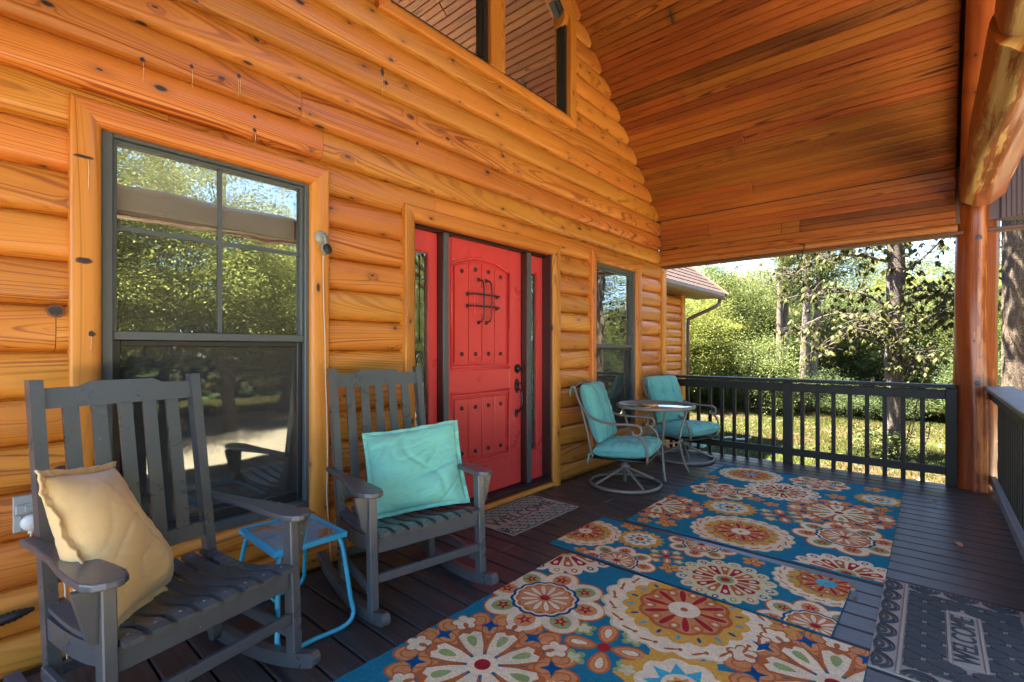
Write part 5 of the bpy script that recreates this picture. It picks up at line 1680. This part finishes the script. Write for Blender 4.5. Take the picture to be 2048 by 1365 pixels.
mat2 = thing('doormat', 'large grey rubber WELCOME doormat with ogee tiles at the lower right, beside the rugs', 'doormat', (2.812, 2.925, 0))
HX, HY = .31, .487
MB().b2((-HX, -HY, .001), (HX, HY, .007)).build('mat_base', M_RUBPALE, mat2)
bd = MB(); IB = .215; JB = .405
for s in (-1, 1):
    bd.b2((s * IB - .007, -HY + .01, .007), (s * IB + .007, HY - .01, .0135), .002)
bd.b2((-.062, -.262, .007), (-.049, .262, .0125), .002).b2((.049, -.262, .007), (.062, .262, .0125), .002).b2((-.049, .25, .007), (.049, .262, .0125), .002).b2((-.049, -.262, .007), (.049, -.25, .0125), .002)
bd.b2((-.046, -.248, .007), (.046, .248, .0088))
bd.build('mat_border', M_RUBPALE, mat2)
til = MB()
def ogee(cx, cy, w, h, n=14):
    P_ = []
    for q, (sx_, sy_) in enumerate(((1, 1), (-1, 1), (-1, -1), (1, -1))):
        seg = []
        for i in range(n):
            t = i / n
            a = w * (1 - t); b = h * t
            bul = .13 * math.sin(2 * PI * t) + .05 * math.sin(6 * PI * t)
            seg.append((a + bul * w * .55, b + bul * h * .55))
        if q % 2: seg = [(a, b) for a, b in seg[::-1]]
        P_ += [(cx + sx_ * a, cy + sy_ * b) for a, b in seg]
    return P_
for i in range(-4, 5):
    for k in range(-9, 10):
        cx = i * .0695; cy = k * .0605
        if (i + k) % 2: continue
        poly = clip(ogee(cx, cy, .0620, .0530), -IB + .012, IB - .012, -.40, .40)
        if len(poly) < 3: continue
        # keep the middle panel clear
        if abs(cx) < .05 and abs(cy) < .262: continue
        for (xa, xb) in ((-IB + .012, -.066), (.066, IB - .012)) if abs(cy) < .275 else ((-IB + .012, IB - .012),):
            q = clip(poly, xa, xb, -.40, .40)
            if len(q) >= 3: til.prism(q[::-1] if sum(q[u - 1][0] * q[u][1] - q[u][0] * q[u - 1][1] for u in range(len(q))) < 0 else q, lambda x, y_, h: (x, y_, .007 + h), .006)
til.build('ogee_tile', M_RUB, mat2, kind='stuff')
orn = MB()
def arcs(cx, cy, a0, a1, radii, sx=1.0, sy=1.0):
    for r_a, r_b in radii:
        n = 18; o = [(cx + r_b * sx * math.cos(lerp(a0, a1, t / n)), cy + r_b * sy * math.sin(lerp(a0, a1, t / n))) for t in range(n + 1)]
        i_ = [(cx + r_a * sx * math.cos(lerp(a0, a1, t / n)), cy + r_a * sy * math.sin(lerp(a0, a1, t / n))) for t in range(n + 1)]
        for t in range(n):
            q = [o[t], o[t + 1], i_[t + 1], i_[t]]
            if all(abs(x) < HX - .002 and abs(y_) < HY - .002 for x, y_ in q):
                orn.add([(x, y_, z) for z in (.007, .0125) for x, y_ in q], [(4, 5, 6, 7), (0, 1, 5, 4), (2, 3, 7, 6)])
for s in (-1, 1):
    for k in range(7):
        arcs(s * HX, -.42 + k * .14, PI / 2 if s > 0 else -PI / 2, 1.5 * PI if s > 0 else PI / 2, ((.052, .060), (.066, .071), (.028, .040), (.008, .018)), 1.12, 1.0)
    for k in (-1, 0, 1):
        arcs(k * .145, s * HY, PI if s > 0 else 0, 2 * PI if s > 0 else PI, ((.048, .056), (.062, .068), (.026, .038), (.006, .016)), 1.0, 1.05)
orn.build('border_scroll', M_RUB, mat2, kind='stuff')
me = text_mesh('WELCOME', .10, .0022)
me.materials.clear(); me.materials.append(M_RUB)
xs = [v.co.x for v in me.vertices]; ys_ = [v.co.y for v in me.vertices]
me.transform(Matrix.Rotation(PI / 2, 4, 'Z') @ Matrix.Diagonal((.455 / (max(xs) - min(xs)), .082 / (max(ys_) - min(ys_)), 1, 1)))
o = bpy.data.objects.new('lettering', me); col.objects.link(o); o.location = (0, 0, .0112); o.parent = mat2

# ================================================================== ROCKING CHAIRS
def rocking_chair(loc, rz, label):
    t = thing('rocking_chair', label, 'rocking chair', loc, rz, 'slatted rocking chairs')
    def rz_(u): return .0015 + (u + .06) ** 2 / 2.7            # rocker underside
    us = list(np.linspace(-.48, .375, 26))
    for s in (-1, 1):
        v0 = s * .300 - .019
        bot = [(u, rz_(u)) for u in us]; top = [(u, rz_(u) + .056) for u in us]
        nose = [(us[-1] + .020 * math.sin(a), rz_(us[-1]) + .028 - .028 * math.cos(a)) for a in np.linspace(0.3, PI - .3, 6)]
        tail = [(us[0] - .018 * math.sin(a), rz_(us[0]) + .028 + .028 * math.cos(a)) for a in np.linspace(0.3, PI - .3, 5)]
        MB().prism(bot + nose + top[::-1] + tail, lambda p, q, h: (p, v0 + h, q), .038).build('rocker', M_CHAIR, t)
        # legs
        MB().bar((.262, s * .303, .062), (.236, s * .303, .618), .038, .052, up=(1, 0, 0), ch=.004).build('leg', M_CHAIR, t)
        pst = [(-.215, .045), (-.262, .42), (-.395, 1.18)]
        m = MB()
        w = .046
        pl = []
        for k, (u, z) in enumerate(pst):
            pl.append((u + w / 2, z))
        pr_ = [(u - w / 2, z) for u, z in pst][::-1]
        low = [(-.215 - .015, .03), (-.215, .024), (-.215 + .015, .03)]
        m.prism(low + pl + pr_, lambda p, q, h: (p, s * .268 - .019 * 1 + h, q), .038)
        m.build('back_post', M_CHAIR, t)
        # side stretcher
        MB().bar((-.225, s * .292, .205), (.25, s * .300, .165), .020, .045, ch=.003).build('stretcher', M_CHAIR, t)
        # curved side rail of the seat
        n = 14
        def st(u): return .432 - .055 * math.sin((u + .27) / .52 * PI) * .55 - .045 * (1 - (u + .27) / .52)
        uu = list(np.linspace(-.27, .245, n))
        MB().prism([(u, st(u) - .075) for u in uu] + [(u, st(u) - .004) for u in uu[::-1]], lambda p, q, h: (p, s * .272 - .011 + h, q), .022).build('side_rail', M_CHAIR, t)
        # arm: paddle
        half = [(-.33, .020), (-.20, .024), (-.05, .036), (.08, .056), (.18, .066), (.255, .066), (.292, .052), (.312, .026), (.318, 0)]
        pol = [(u, w_) for u, w_ in half] + [(u, -w_ * .72) for u, w_ in half[::-1][1:]]
        cv = s * .305
        m = MB(); pp = [(u, cv + s * w_) for u, w_ in pol]
        if s < 0: pp = pp[::-1]
        m.prism(pp, lambda p, q, h: (p, q, .619 + h + (.015 * (p + .33))*0), .024)
        a = m.build('armrest', M_CHAIR, t)
        bv = a.modifiers.new('bevel', 'BEVEL'); bv.width = .006; bv.segments = 2; bv.limit_method = 'ANGLE'
        # bracket under the arm on the outer face of the leg
        yb = s * .323
        MB().prism([(0, 0), (.058, 0), (.058, -.012), (.024, -.150), (.010, -.165), (0, -.165)], lambda p, q, h: (.262 - .026 - .012 + h, yb + s * p, .617 + q), .024).build('bracket', M_CHAIR, t)
    # front and rear rails, front stretchers
    MB().b2((.238, -.283, .345), (.258, .283, .425), .003).build('front_rail', M_CHAIR, t)
    MB().b2((-.272, -.248, .33), (-.252, .248, .385), .003).build('rear_rail', M_CHAIR, t)
    MB().bar((.258, -.285, .232), (.258, .285, .232), .024, .040, ch=.003).build('stretcher', M_CHAIR, t)
    MB().bar((-.222, -.25, .19), (-.222, .25, .19), .020, .040, ch=.003).build('stretcher', M_CHAIR, t)
    # seat slats run front to back with an S curve
    for k in range(8):
        v = -.253 + k * .0723
        n = 16; uu = list(np.linspace(-.265, .292, n))
        def sz(u):
            q = (u + .265) / .557
            return .437 - .052 * math.sin(min(1, q * 1.08) * PI) ** 1.0 * .75 - .035 * (1 - q) - .012 * max(0, q - .86) / .14
        m = MB()
        m.prism([(u, sz(u)) for u in uu] + [(u, sz(u) + .016) for u in uu[::-1]], lambda p, q, h: (p, v - .026 + h, q), .052)
        o = m.build('seat_slat', M_CHAIR, t)
        sc_ = MB()
        for u in (.25, -.24): sc_.lathe([(0.0045, 0), (0.004, .0008), (0, .001)], (u, v, sz(u) + .0162), 'z', 8)
        sc_.build('screw', M_GREYPL, o)
    # back: crest, lower rail, slats
    def bk(z): return -.262 - (z - .42) * (.133 / .76)
    crest = [(-.249, 1.075), (.249, 1.075), (.249, 1.148), (.14, 1.150), (.105, 1.168), (-.105, 1.168), (-.14, 1.150), (-.249, 1.148)]
    m = MB(); m.prism(crest, lambda v, z, h: (bk(z) - .012 + h, v, z), .024); m.build('crest_rail', M_CHAIR, t)
    m = MB(); m.prism([(-.249, .475), (.249, .475), (.249, .535), (-.249, .535)], lambda v, z, h: (bk(z) - .012 + h, v, z), .024); m.build('back_rail', M_CHAIR, t)
    for k in range(5):
        v = -.172 + k * .086
        m = MB(); m.prism([(v - .024, .535), (v + .024, .535), (v + .024, 1.075), (v - .024, 1.075)], lambda q, z, h: (bk(z) - .006 + h, q, z), .012); m.build('back_slat', M_CHAIR, t)
    return t
ch1 = rocking_chair((.60, .53, 0), .215, 'dark slate rocking chair nearest the camera, in front of the big window')
ch2 = dup(ch1, (.56, 1.60, 0), -.172, 'dark slate rocking chair beside the red door, holding the aqua pillow')

# ================================================================== PILLOWS
def pillow(name, label, mat, W_, H_, T_, pos, rot, seed, flange=.018, wr=1.0, sag=0.0):
    r = np.random.default_rng(seed)
    n = 84
    ph = r.uniform(0, 6.28, 12)
    m = MB()
    def edge(u, v):
        # corner-pulled outline
        k = 1 - .045 * (1 - u * u) ** 1.0 * abs(v) ** 3
        k2 = 1 - .045 * (1 - v * v) ** 1.0 * abs(u) ** 3
        return u * k2, v * k
    for sgn in (1, -1):
        P = []
        for i in range(n + 1):
            row = []
            for j in range(n + 1):
                u = -1 + 2 * i / n; v = -1 + 2 * j / n
                eu, ev = edge(u, v)
                b = max(0, (1 - abs(u) ** 2.6)) ** .55 * max(0, (1 - abs(v) ** 2.6)) ** .55
                ra, rb_ = u * .8 + v * .6, v * .8 - u * .6
                f1_ = mnoise.noise(Vector((ra * .9 + ph[0], rb_ * 2.4, ph[1] + sgn)))
                f2_ = mnoise.noise(Vector((u * 1.6 + .6 * v + ph[2], v * 3.6, ph[3] + sgn)))
                w = wr * b ** .35 * (.020 * f1_ - .010 * max(0.0, 1 - abs(f1_) * 5) ** 2 - .004 * max(0.0, 1 - abs(f2_) * 5) ** 2 + .003 * mnoise.noise(Vector((u * 9, v * 9, ph[4]))))
                cr = -.012 * wr * math.exp(-((u * .8 + v * .5 - .15 + .1 * math.sin(5 * v)) / .07) ** 2) * b - .010 * wr * math.exp(-((u * .3 - v * .9 - .25) / .06) ** 2) * b
                rad = .007 * wr * (1 - b) * mnoise.noise(Vector((u * 7 + ph[5], v * 7, 0))) * (max(abs(u), abs(v)) ** 4)
                z = sgn * (T_ / 2 * b + (w + cr)) + rad + .010 * sgn * 0
                z += .018 * math.sin(3.1 * u + ph[6]) * math.sin(2.7 * v + ph[7])
                row.append((eu * W_ / 2, ev * H_ / 2 - sag * b * .02, z + sgn * .0015))
            P.append(row)
        m.grid(P if sgn > 0 else P[::-1])
    # flange / piping
    pts = []
    N = 160
    for k in range(N):
        t = k / N * 4; s = int(t); f = (t - s) * 2 - 1
        u, v = [(f, -1), (1, f), (-f, 1), (-1, -f)][s]
        eu, ev = edge(u, v)
        z = .018 * math.sin(3.1 * u + ph[6]) * math.sin(2.7 * v + ph[7]) + .006 * mnoise.noise(Vector((k * .35, ph[9], 0))) + .003 * math.sin(k * 2.3)
        d = 1 + flange / (W_ / 2)
        pts.append(((eu * W_ / 2, ev * H_ / 2, z), (eu * d * W_ / 2, ev * d * H_ / 2, z + .006 * math.sin(k * .63 + ph[8]))))
    vs = [p for q in pts for p in q]
    vs2 = [(x, y_, z + .004) for x, y_, z in vs]
    NN = len(vs)
    fs = [(2 * k, 2 * k + 1, (2 * k + 3) % NN, (2 * k + 2) % NN) for k in range(N)]
    m.add(vs2, fs, smooth=True); m.add([(x, y_, z - .003) for x, y_, z in vs], [f[::-1] for f in fs], smooth=True)
    m.tube([tuple(Vector(q[1]) + Vector((0, 0, .0005))) for q in pts], .0042, 6, closed=True)
    me = m.mesh(name, mat)
    o = bpy.data.objects.new(name, me); col.objects.link(o)
    o.matrix_world = Matrix.Translation(pos) @ rot
    tag(o, label, 'pillow')
    return o
def frame_rot(nrm, up, roll=0.0):
    z = Vector(nrm).normalized(); y_ = Vector(up); y_ = (y_ - z * y_.dot(z)).normalized(); x = y_.cross(z)
    return Matrix((x, y_, z)).transposed().to_4x4() @ Matrix.Rotation(roll, 4, 'Z')
# aqua pillow: leans on the back of chair 2
a2 = -.172
f2 = Vector((math.cos(a2), math.sin(a2), 0)); s2 = Vector((-math.sin(a2), math.cos(a2), 0))
def facing(a, yaw, tilt): return Vector((math.cos(a + yaw) * math.cos(tilt), math.sin(a + yaw) * math.cos(tilt), math.sin(tilt)))
pillow('throw_pillow', 'crumpled aqua pillow standing on the seat of the rocking chair by the door', M_TEAL, .50, .44, .13,
       Vector((.56, 1.60, 0)) + f2 * -.044 + s2 * .073 + Vector((0, 0, .632)), frame_rot(facing(a2, -.50, .44), Vector((0, 0, 1)), .12), 3, wr=1.0)
a1 = .215
f1 = Vector((math.cos(a1), math.sin(a1), 0)); s1 = Vector((-math.sin(a1), math.cos(a1), 0))
pillow('throw_pillow', 'plump mustard yellow pillow leaning in the rocking chair nearest the camera', M_YEL, .44, .50, .19,
       Vector((.60, .53, 0)) + f1 * -.081 + s1 * -.16 + Vector((0, 0, .640)), frame_rot(facing(a1, .86, .42), Vector((0, 0, 1)), -.18), 5, wr=.4, sag=1)

# ================================================================== BLUE SIDE TABLE
st_ = thing('side_table', 'turquoise blue metal side table with rusty mesh top between the rocking chairs', 'side table', (.385, 1.06, 0), R(-1.5))
A, B = .212, .168; TZ = .425
fr = MB()
fr.b2((-A, -B, TZ - .024), (A, -B + .006, TZ), .001).b2((-A, B - .006, TZ - .024), (A, B, TZ), .001).b2((-A, -B + .006, TZ - .024), (-A + .006, B - .006, TZ), .001).b2((A - .006, -B + .006, TZ - .024), (A, B - .006, TZ), .001)
fr.b2((-A + .006, -B + .006, TZ - .004), (A - .006, -B + .022, TZ - .001)).b2((-A + .006, B - .022, TZ - .004), (A - .006, B - .006, TZ - .001)).b2((-A + .006, -B + .022, TZ - .0042), (-A + .022, B - .022, TZ - .0012)).b2((A - .022, -B + .022, TZ - .0042), (A - .006, B - .022, TZ - .0012))
fr.build('top_frame', M_BLUE, st_)
ms = MB(); pit = .0135; n = int((2 * A + 2 * B) / pit) + 1
for sg in (1, -1):
    for k in range(-n, n):
        c0 = k * pit
        # line y = sg*(.6*x) + c0 clipped to the rectangle
        xs_ = []
        a, b = -A + .01, A - .01
        ya, yb = sg * .6 * a + c0, sg * .6 * b + c0
        lo, hi = -B + .01, B - .01
        def xat(yv): return (yv - c0) / (sg * .6)
        xa = a if lo <= ya <= hi else (xat(lo) if (ya < lo) else xat(hi))
        xb = b if lo <= yb <= hi else (xat(lo) if (yb < lo) else xat(hi))
        if xb - xa < .004 or xa < a - 1e-6 or xb > b + 1e-6: continue
        ms.bar((xa, sg * .6 * xa + c0, TZ - .006 + sg * .0006), (xb, sg * .6 * xb + c0, TZ - .006 + sg * .0006), .0020, .0014, ch=0)
ms.build('mesh_top', M_RUST, st_, kind='stuff')
def uframe(xt, xb, yt0, yt1):
    yb0, yb1 = yt0 - .03, yt1 + .03
    p = [(xt, yt0, TZ - .03), (lerp(xt, xb, .5), lerp(yt0, yb0, .5), .23)]
    p = [(xt * .85, yt0 + .03, TZ - .032), (xt, yt0, TZ - .055), (lerp(xt, xb, .7), lerp(yt0, yb0, .7), .13), (xb, yb0 + .005, .05), (xb, yb0 + .05, .013), (xb, 0, .0125),
         (xb, yb1 - .05, .013), (xb, yb1 - .005, .05), (lerp(xt, xb, .7), lerp(yt1, yb1, .7), .13), (xt, yt1, TZ - .055), (xt * .85, yt1 - .03, TZ - .032)]
    return MB().tube(bez(p, 6), .0105, 10)
uframe(.20, .262, -.145, .145).build('leg_frame', M_BLUE, st_)
uframe(-.18, -.262, -.145, .145).build('leg_frame', M_BLUE, st_)
MB().tube([(.236, -.165, .22), (-.226, -.165, .22)], .005, 6).build('brace', M_BLUE, st_)

# ================================================================== PATIO SET
def cushion_slab(m, W_, D_, T_, fr, seed, tufts, puff=.035, nu=64, nv=64):
    """tufted cushion: top and bottom skins; fr(u, v, h) places it"""
    def fall(a): return max(0.0, 1 - abs(a) ** 5) ** .35
    for sgn in (1, -1):
        P = []
        for i in range(nu + 1):
            row = []
            for j in range(nv + 1):
                u = -1 + 2 * i / nu; v = -1 + 2 * j / nv
                b = fall(u) * fall(v)
                h = T_ / 2 * b + puff * b * (1 - .5 * u * u - .5 * v * v) * .5
                for (tu, tv) in tufts:
                    d2 = ((u - tu) * W_ / 2) ** 2 + ((v - tv) * D_ / 2) ** 2
                    h -= .036 * math.exp(-d2 / .0016) * (1 if sgn > 0 else .3)
                if sgn > 0:                       # creases between tufts and out to the edge
                    for (tu, tv) in tufts:
                        h -= .004 * math.exp(-(((u - tu) * W_ / 2) / .016) ** 2) * b
                        h -= .016 * math.exp(-(((v - tv) * D_ / 2 + .006 * math.sin(9 * u)) / .017) ** 2) * b
                    h += (.006 * math.sin(22 * u + seed) * abs(v) ** 3 + .006 * math.sin(19 * v + seed) * abs(u) ** 3) * b ** .5
                row.append(fr(u * W_ / 2, v * D_ / 2, sgn * h))
            P.append(row)
        m.grid(P if sgn > 0 else P[::-1])
    pp = []
    for k in range(96):                       # welted seam round the cushion
        a = 2 * PI * k / 96; ca, sa = math.cos(a), math.sin(a)
        q = (abs(ca) ** 9 + abs(sa) ** 9) ** (-1 / 9)
        pp.append(fr(ca * q * W_ / 2 * 1.004, sa * q * D_ / 2 * 1.004, .004 * math.sin(k * .7)))
    m.tube(pp, .0055, 6, closed=True)
def swivel_chair(loc, rz, label):
    t = thing('patio_chair', label, 'chair', loc, rz, 'cushioned swivel patio chairs')
    # base ring, spokes, column
    ring = [(.325 * math.cos(a), .325 * math.sin(a), .020) for a in np.arange(48) * 2 * PI / 48]
    MB().tube(ring, .0155, 10, closed=True).build('base_ring', M_TAUPE, t)
    for a in (PI / 4, 3 * PI / 4, 5 * PI / 4, 7 * PI / 4):
        MB().tube(bez([(.02 * math.cos(a), .02 * math.sin(a), .165), (.15 * math.cos(a), .15 * math.sin(a), .105), (.322 * math.cos(a), .322 * math.sin(a), .026)], 5), .0125, 8).build('spoke', M_TAUPE, t)
    MB().lathe([(.0, .035), (.018, .035), (.018, .16), (.045, .17), (.050, .185), (.030, .20), (.026, .235), (.0, .235)], (0, 0, 0), 'z', 16).build('column', M_TAUPE, t)
    m = MB().b2((-.10, -.07, .235), (.10, .07, .247), .003).b2((-.13, -.09, .252), (.12, .09, .262), .003)
    for s in (-1, 1): m.tube([(-.10, s * .06, .262), (.02, s * .10, .275), (.14, s * .06, .262)], .007, 6)
    m.build('swivel_plate', M_BLACK, t)
    # seat sling frame
    m = MB(); W_ = .245
    m.tube(bez([(.25, -W_, .285), (.25, 0, .275), (.25, W_, .285)], 5), .011, 8).tube([(-.24, -W_, .285), (-.24, W_, .285)], .010, 8)
    for s in (-1, 1): m.tube([(-.24, s * W_, .285), (.25, s * W_, .285)], .011, 8)
    for k in range(6): m.bar((-.2 + k * .08, -W_, .287), (-.2 + k * .08, W_, .287), .045, .003, ch=0)
    m.build('seat_frame', M_BLACK, t)
    # arms: back upright flows down into the arm, curls, then drops to the seat
    for s in (-1, 1):
        y_ = s * .275
        arm = [(-.435, s * .235, .925), (-.415, s * .245, .905), (-.37, s * .262, .80), (-.30, y_, .70), (-.18, s * .29, .635), (-.04, s * .295, .615), (.14, s * .295, .617), (.205, s * .295, .60), (.215, s * .295, .555),
               (.185, s * .295, .525), (.145, s * .295, .535), (.140, s * .295, .56)]
        MB().tube(bez(arm, 6), .0115, 9).build('armrest', M_TAUPE, t)
        sup = [(.160, s * .293, .535), (.225, s * .288, .49), (.255, s * .280, .42), (.262, s * .27, .34), (.255, s * .25, .285)]
        MB().tube(bez(sup, 6), .0115, 9).build('arm_support', M_TAUPE, t)
        bkp = [(-.24, s * .245, .285), (-.265, s * .245, .38), (-.32, s * .245, .62), (-.40, s * .238, .86), (-.435, s * .235, .925), (-.455, s * .235, .93)]
        MB().tube(bez(bkp, 5), .0115, 9).build('back_post', M_TAUPE, t)
    MB().tube(bez([(-.43, -.235, .925), (-.45, 0, .95), (-.43, .235, .925)], 6), .010, 8).build('top_rail', M_TAUPE, t)
    # cushions
    m = MB()
    cushion_slab(m, .54, .53, .135, lambda u, v, h: (u + .03, v, .365 + h + .02 * (u / .26)), 1.0, [(-.35, -.36), (-.35, .36), (.35, -.36), (.35, .36)])
    m.build('seat_cushion', M_CUSH, t)
    bdv = Vector((-.165, 0, .52)).normalized(); bn = Vector((bdv.z, 0, -bdv.x))
    o_ = Vector((-.205, 0, .415))
    m = MB()
    cushion_slab(m, .56, .53, .135, lambda u, v, h: tuple(o_ + bdv * (u + .28) + Vector((0, v, 0)) + bn * (h + .035)), 2.0, [(-.25, -.36), (-.25, .36), (.30, -.36), (.30, .36)])
    m.build('back_cushion', M_CUSH, t)
    # ties
    for s in (-1, 1):
        m = MB()
        for dz in (0, .02): m.tube(bez([(-.25, s * .24, .33), (-.275, s * .262, .31 - dz), (-.285, s * .27, .22 + dz)], 4), .005, 5)
        m.tube(bez([(-.415, s * .235, .93), (-.455, s * .25, .925), (-.46, s * .255, .84)], 4), .006, 5)
        m.build('tie', M_CUSH, t)
    return t
pc1 = swivel_chair((.49, 4.19, 0), R(14), 'teal cushioned swivel patio chair nearer the camera, left of the round table')
pc2 = dup(pc1, (.50, 5.63, 0), R(-14), 'teal cushioned swivel patio chair behind the round table, close to the back railing')

tbl = thing('round_table', 'round glass topped patio table with taupe metal rim between the two patio chairs', 'table', (.525, 4.775, 0))
rim = [(.385 * math.cos(a), .385 * math.sin(a), .705) for a in np.arange(64) * 2 * PI / 64]
m = MB()
m.lathe([(.372, .690), (.392, .690), (.398, .700), (.396, .716), (.388, .722), (.374, .722), (.372, .716), (.372, .690)], (0, 0, 0), 'z', 72).build('table_rim', M_TAUPE, tbl)
m = MB(); m.lathe([(0, .718), (.373, .718), (.373, .712), (0, .712)], (0, 0, 0), 'z', 64)
m.build('table_top', M_TABLEGL, tbl)
for a in (R(-50), R(40), R(130), R(220)):
    c_, s_ = math.cos(a), math.sin(a)
    MB().tube(bez([(.345 * c_, .345 * s_, .69), (.29 * c_, .29 * s_, .52), (.255 * c_, .255 * s_, .33), (.30 * c_, .30 * s_, .12), (.355 * c_, .355 * s_, .006)], 6), .0125, 9).build('leg', M_TAUPE, tbl)
m = MB(); m.tube([(.263 * math.cos(a), .263 * math.sin(a), .36) for a in np.arange(40) * 2 * PI / 40], .008, 8, closed=True); m.build('stretcher_ring', M_TAUPE, tbl)

# ================================================================== SMALL THINGS
cm = thing('security_camera', 'small round black security camera on a grey disc mount beside the big window', 'camera', (.034, 1.388, 1.935))
MB().lathe([(0, 0), (.040, 0), (.041, .004), (.038, .009), (0, .012)], (0, 0, 0), 'x', 24).build('mount_disc', M_GREYPL, cm)
MB().tube(bez([(.010, .0, .0), (.035, 0, .004), (.045, .002, -.02), (.04, .004, -.045)], 5), .006, 8).build('arm', M_GREYPL, cm)
m = MB().lathe([(0, -.018), (.026, -.018), (.031, -.006), (.031, .008), (.029, .014)], (.045, .006, -.072), 'x', 22)
m.build('camera_shell', M_GREYPL, cm)
m = MB().lathe([(.029, .012), (.024, .016), (.012, .018), (0, .0185)], (.045, .006, -.072), 'x', 22)
m.build('camera_face', M_BLACK, cm)
m = MB().lathe([(.009, .0185), (.006, .021), (0, .022)], (.045, .006, -.072), 'x', 14)
m.build('lens', M_TABLEGL, cm)
cord_pts = [(.046, 1.395, 1.832), (.038, 1.397, 1.78), (.038, 1.400, 1.55), (.037, 1.408, 1.35), (.037, 1.412, 1.15), (.038, 1.418, .95), (.037, 1.424, .70), (.038, 1.420, .45), (.030, 1.432, .30), (.012, 1.452, .12), (.012, 1.46, .02)]
cd = MB().tube(bez(cord_pts, 5), .0032, 6).tube([(.046, 1.395, 1.838), (.044, 1.396, 1.815)], .006, 8).build('camera_cord', M_CORD)
tag(cd, 'thin cream cord hanging down the window casing below the security camera', 'cord')

ol = thing('wall_outlet', 'grey weatherproof outlet with a white plug on the log wall at the left edge', 'outlet', (.006, .182, .645))
MB().b2((-.02, -.036, -.072), (.004, .038, .070), .003).build('outlet_plate', M_GREYPL, ol)
MB().b2((.004, -.030, .0), (.018, .034, .038), .004).b2((.018, -.004, .008), (.024, .028, .030), .002).build('cover_flap', M_GREYPL, ol)
MB().b2((.0, -.034, -.068), (.010, -.012, -.004), .002).build('open_cover', M_GREYPL, ol)
pgm = MB().lathe([(0, .0), (.028, .0), (.032, .010), (.030, .026), (.020, .034), (0, .036)], (.004, .014, -.036), 'x', 22)
pgm.tube([(.018, .014, -.062), (.018, .014, -.078)], .010, 8)
pg = thing('wall_plug', 'round white plug pushed into the wall outlet, its cream cord dropping behind the rocking chair', 'plug', (.006, .182, .645))
pgm.build('plug_body', M_PLAST, pg)
MB().tube(bez([(.018, .014, -.075), (.016, .016, -.12), (.012, .040, -.16), (.012, .075, -.20), (.012, .11, -.30), (.012, .115, -.45), (.012, .12, -.63)], 6), .0040, 6).build('cord', M_CORD, pg)

# ribbed black end of a cable sleeve at the far left
cl = MB(); pts = [(.055 , -.02 + k * .008, .252 + .0010 * k) for k in range(29)]
rad = []
for k in range(29):
    base = .022 * min(1, (29 - k) / 8) ** .6
    rad.append(base * (1.0 if k % 2 else .78))
cl.tube(pts, rad, 14)
o = cl.build('ribbed_sleeve', M_INTD); tag(o, 'black ribbed plastic sleeve end lying along the lowest logs at the left edge', 'sleeve')

# plant hook from the header trim
hk = MB().tube(bez([(1.60, 6.07, 2.437), (1.628, 6.065, 2.44), (1.650, 6.06, 2.425), (1.648, 6.055, 2.39), (1.60, 6.05, 2.20), (1.545, 6.045, 2.09), (1.520, 6.043, 2.05), (1.518, 6.043, 2.02), (1.535, 6.043, 2.003), (1.558, 6.043, 2.012), (1.568, 6.043, 2.035)], 5), .0055, 8)
o = hk.build('plant_hook', M_BLACK); tag(o, 'black metal S shaped plant hook hanging from the header above the back railing', 'hook')

# dry leaves on the deck
for (x, y_, rz, lab, s_) in ((2.703, 5.316, .4, 'dry curled leaf on the deck near the log post', .8), (2.824, 4.249, 2.2, 'tan dry leaf on the deck nearest the right railing', 1.0), (2.39, 3.10, 1.2, 'shrivelled leaf on the deck between the runner and the back rug', .6)):
    m = MB(); n = 8
    P = []
    for i in range(n + 1):
        u = i / n; w = .022 * math.sin(u * PI) ** .7 * s_
        P.append([((u - .5) * .075 * s_, v * w, .012 + .016 * abs(v) * s_ + .012 * math.sin(u * 3) * s_) for v in (-1, -.5, 0, .5, 1)])
    m.grid(P)
    m.tube([(.036 * s_, 0, .012), (.055 * s_, .005, .006)], .0012, 4)
    if 'dryleaf' not in MATS:
        MATS['dryleaf'] = paint('dry_leaf', (.42, .25, .12), .7, .3)
    o = m.build('fallen_leaf', MATS['dryleaf']); o.location = (x, y_, 0.001); o.rotation_euler = (0, 0, rz); tag(o, lab, 'leaf')

# things on the lawn seen between the balusters
o = MB().b2((-.14, -.10, 0), (.14, .10, .10), .015).b2((-.11, -.07, .1), (.11, .07, .115), .01).build('meter_box', paint('pale_green_box', (.40, .62, .52), .5)); o.location = (-1.27, 11.0, GZ - .01); tag(o, 'pale green ground box on the lawn at the foot of the wing wall', 'utility box')
hs = MB()
hs.tube(bez([(-.3, 0, .03), (-.12, .05, .05), (.05, -.02, .04), (.25, .05, .06), (.33, 0, .12)], 6), .022, 8)
o = hs.build('garden_hose', M_PLAST); o.location = (-.86, 12.3, GZ); tag(o, 'short length of white pipe lying on the lawn beyond the back railing', 'pipe')
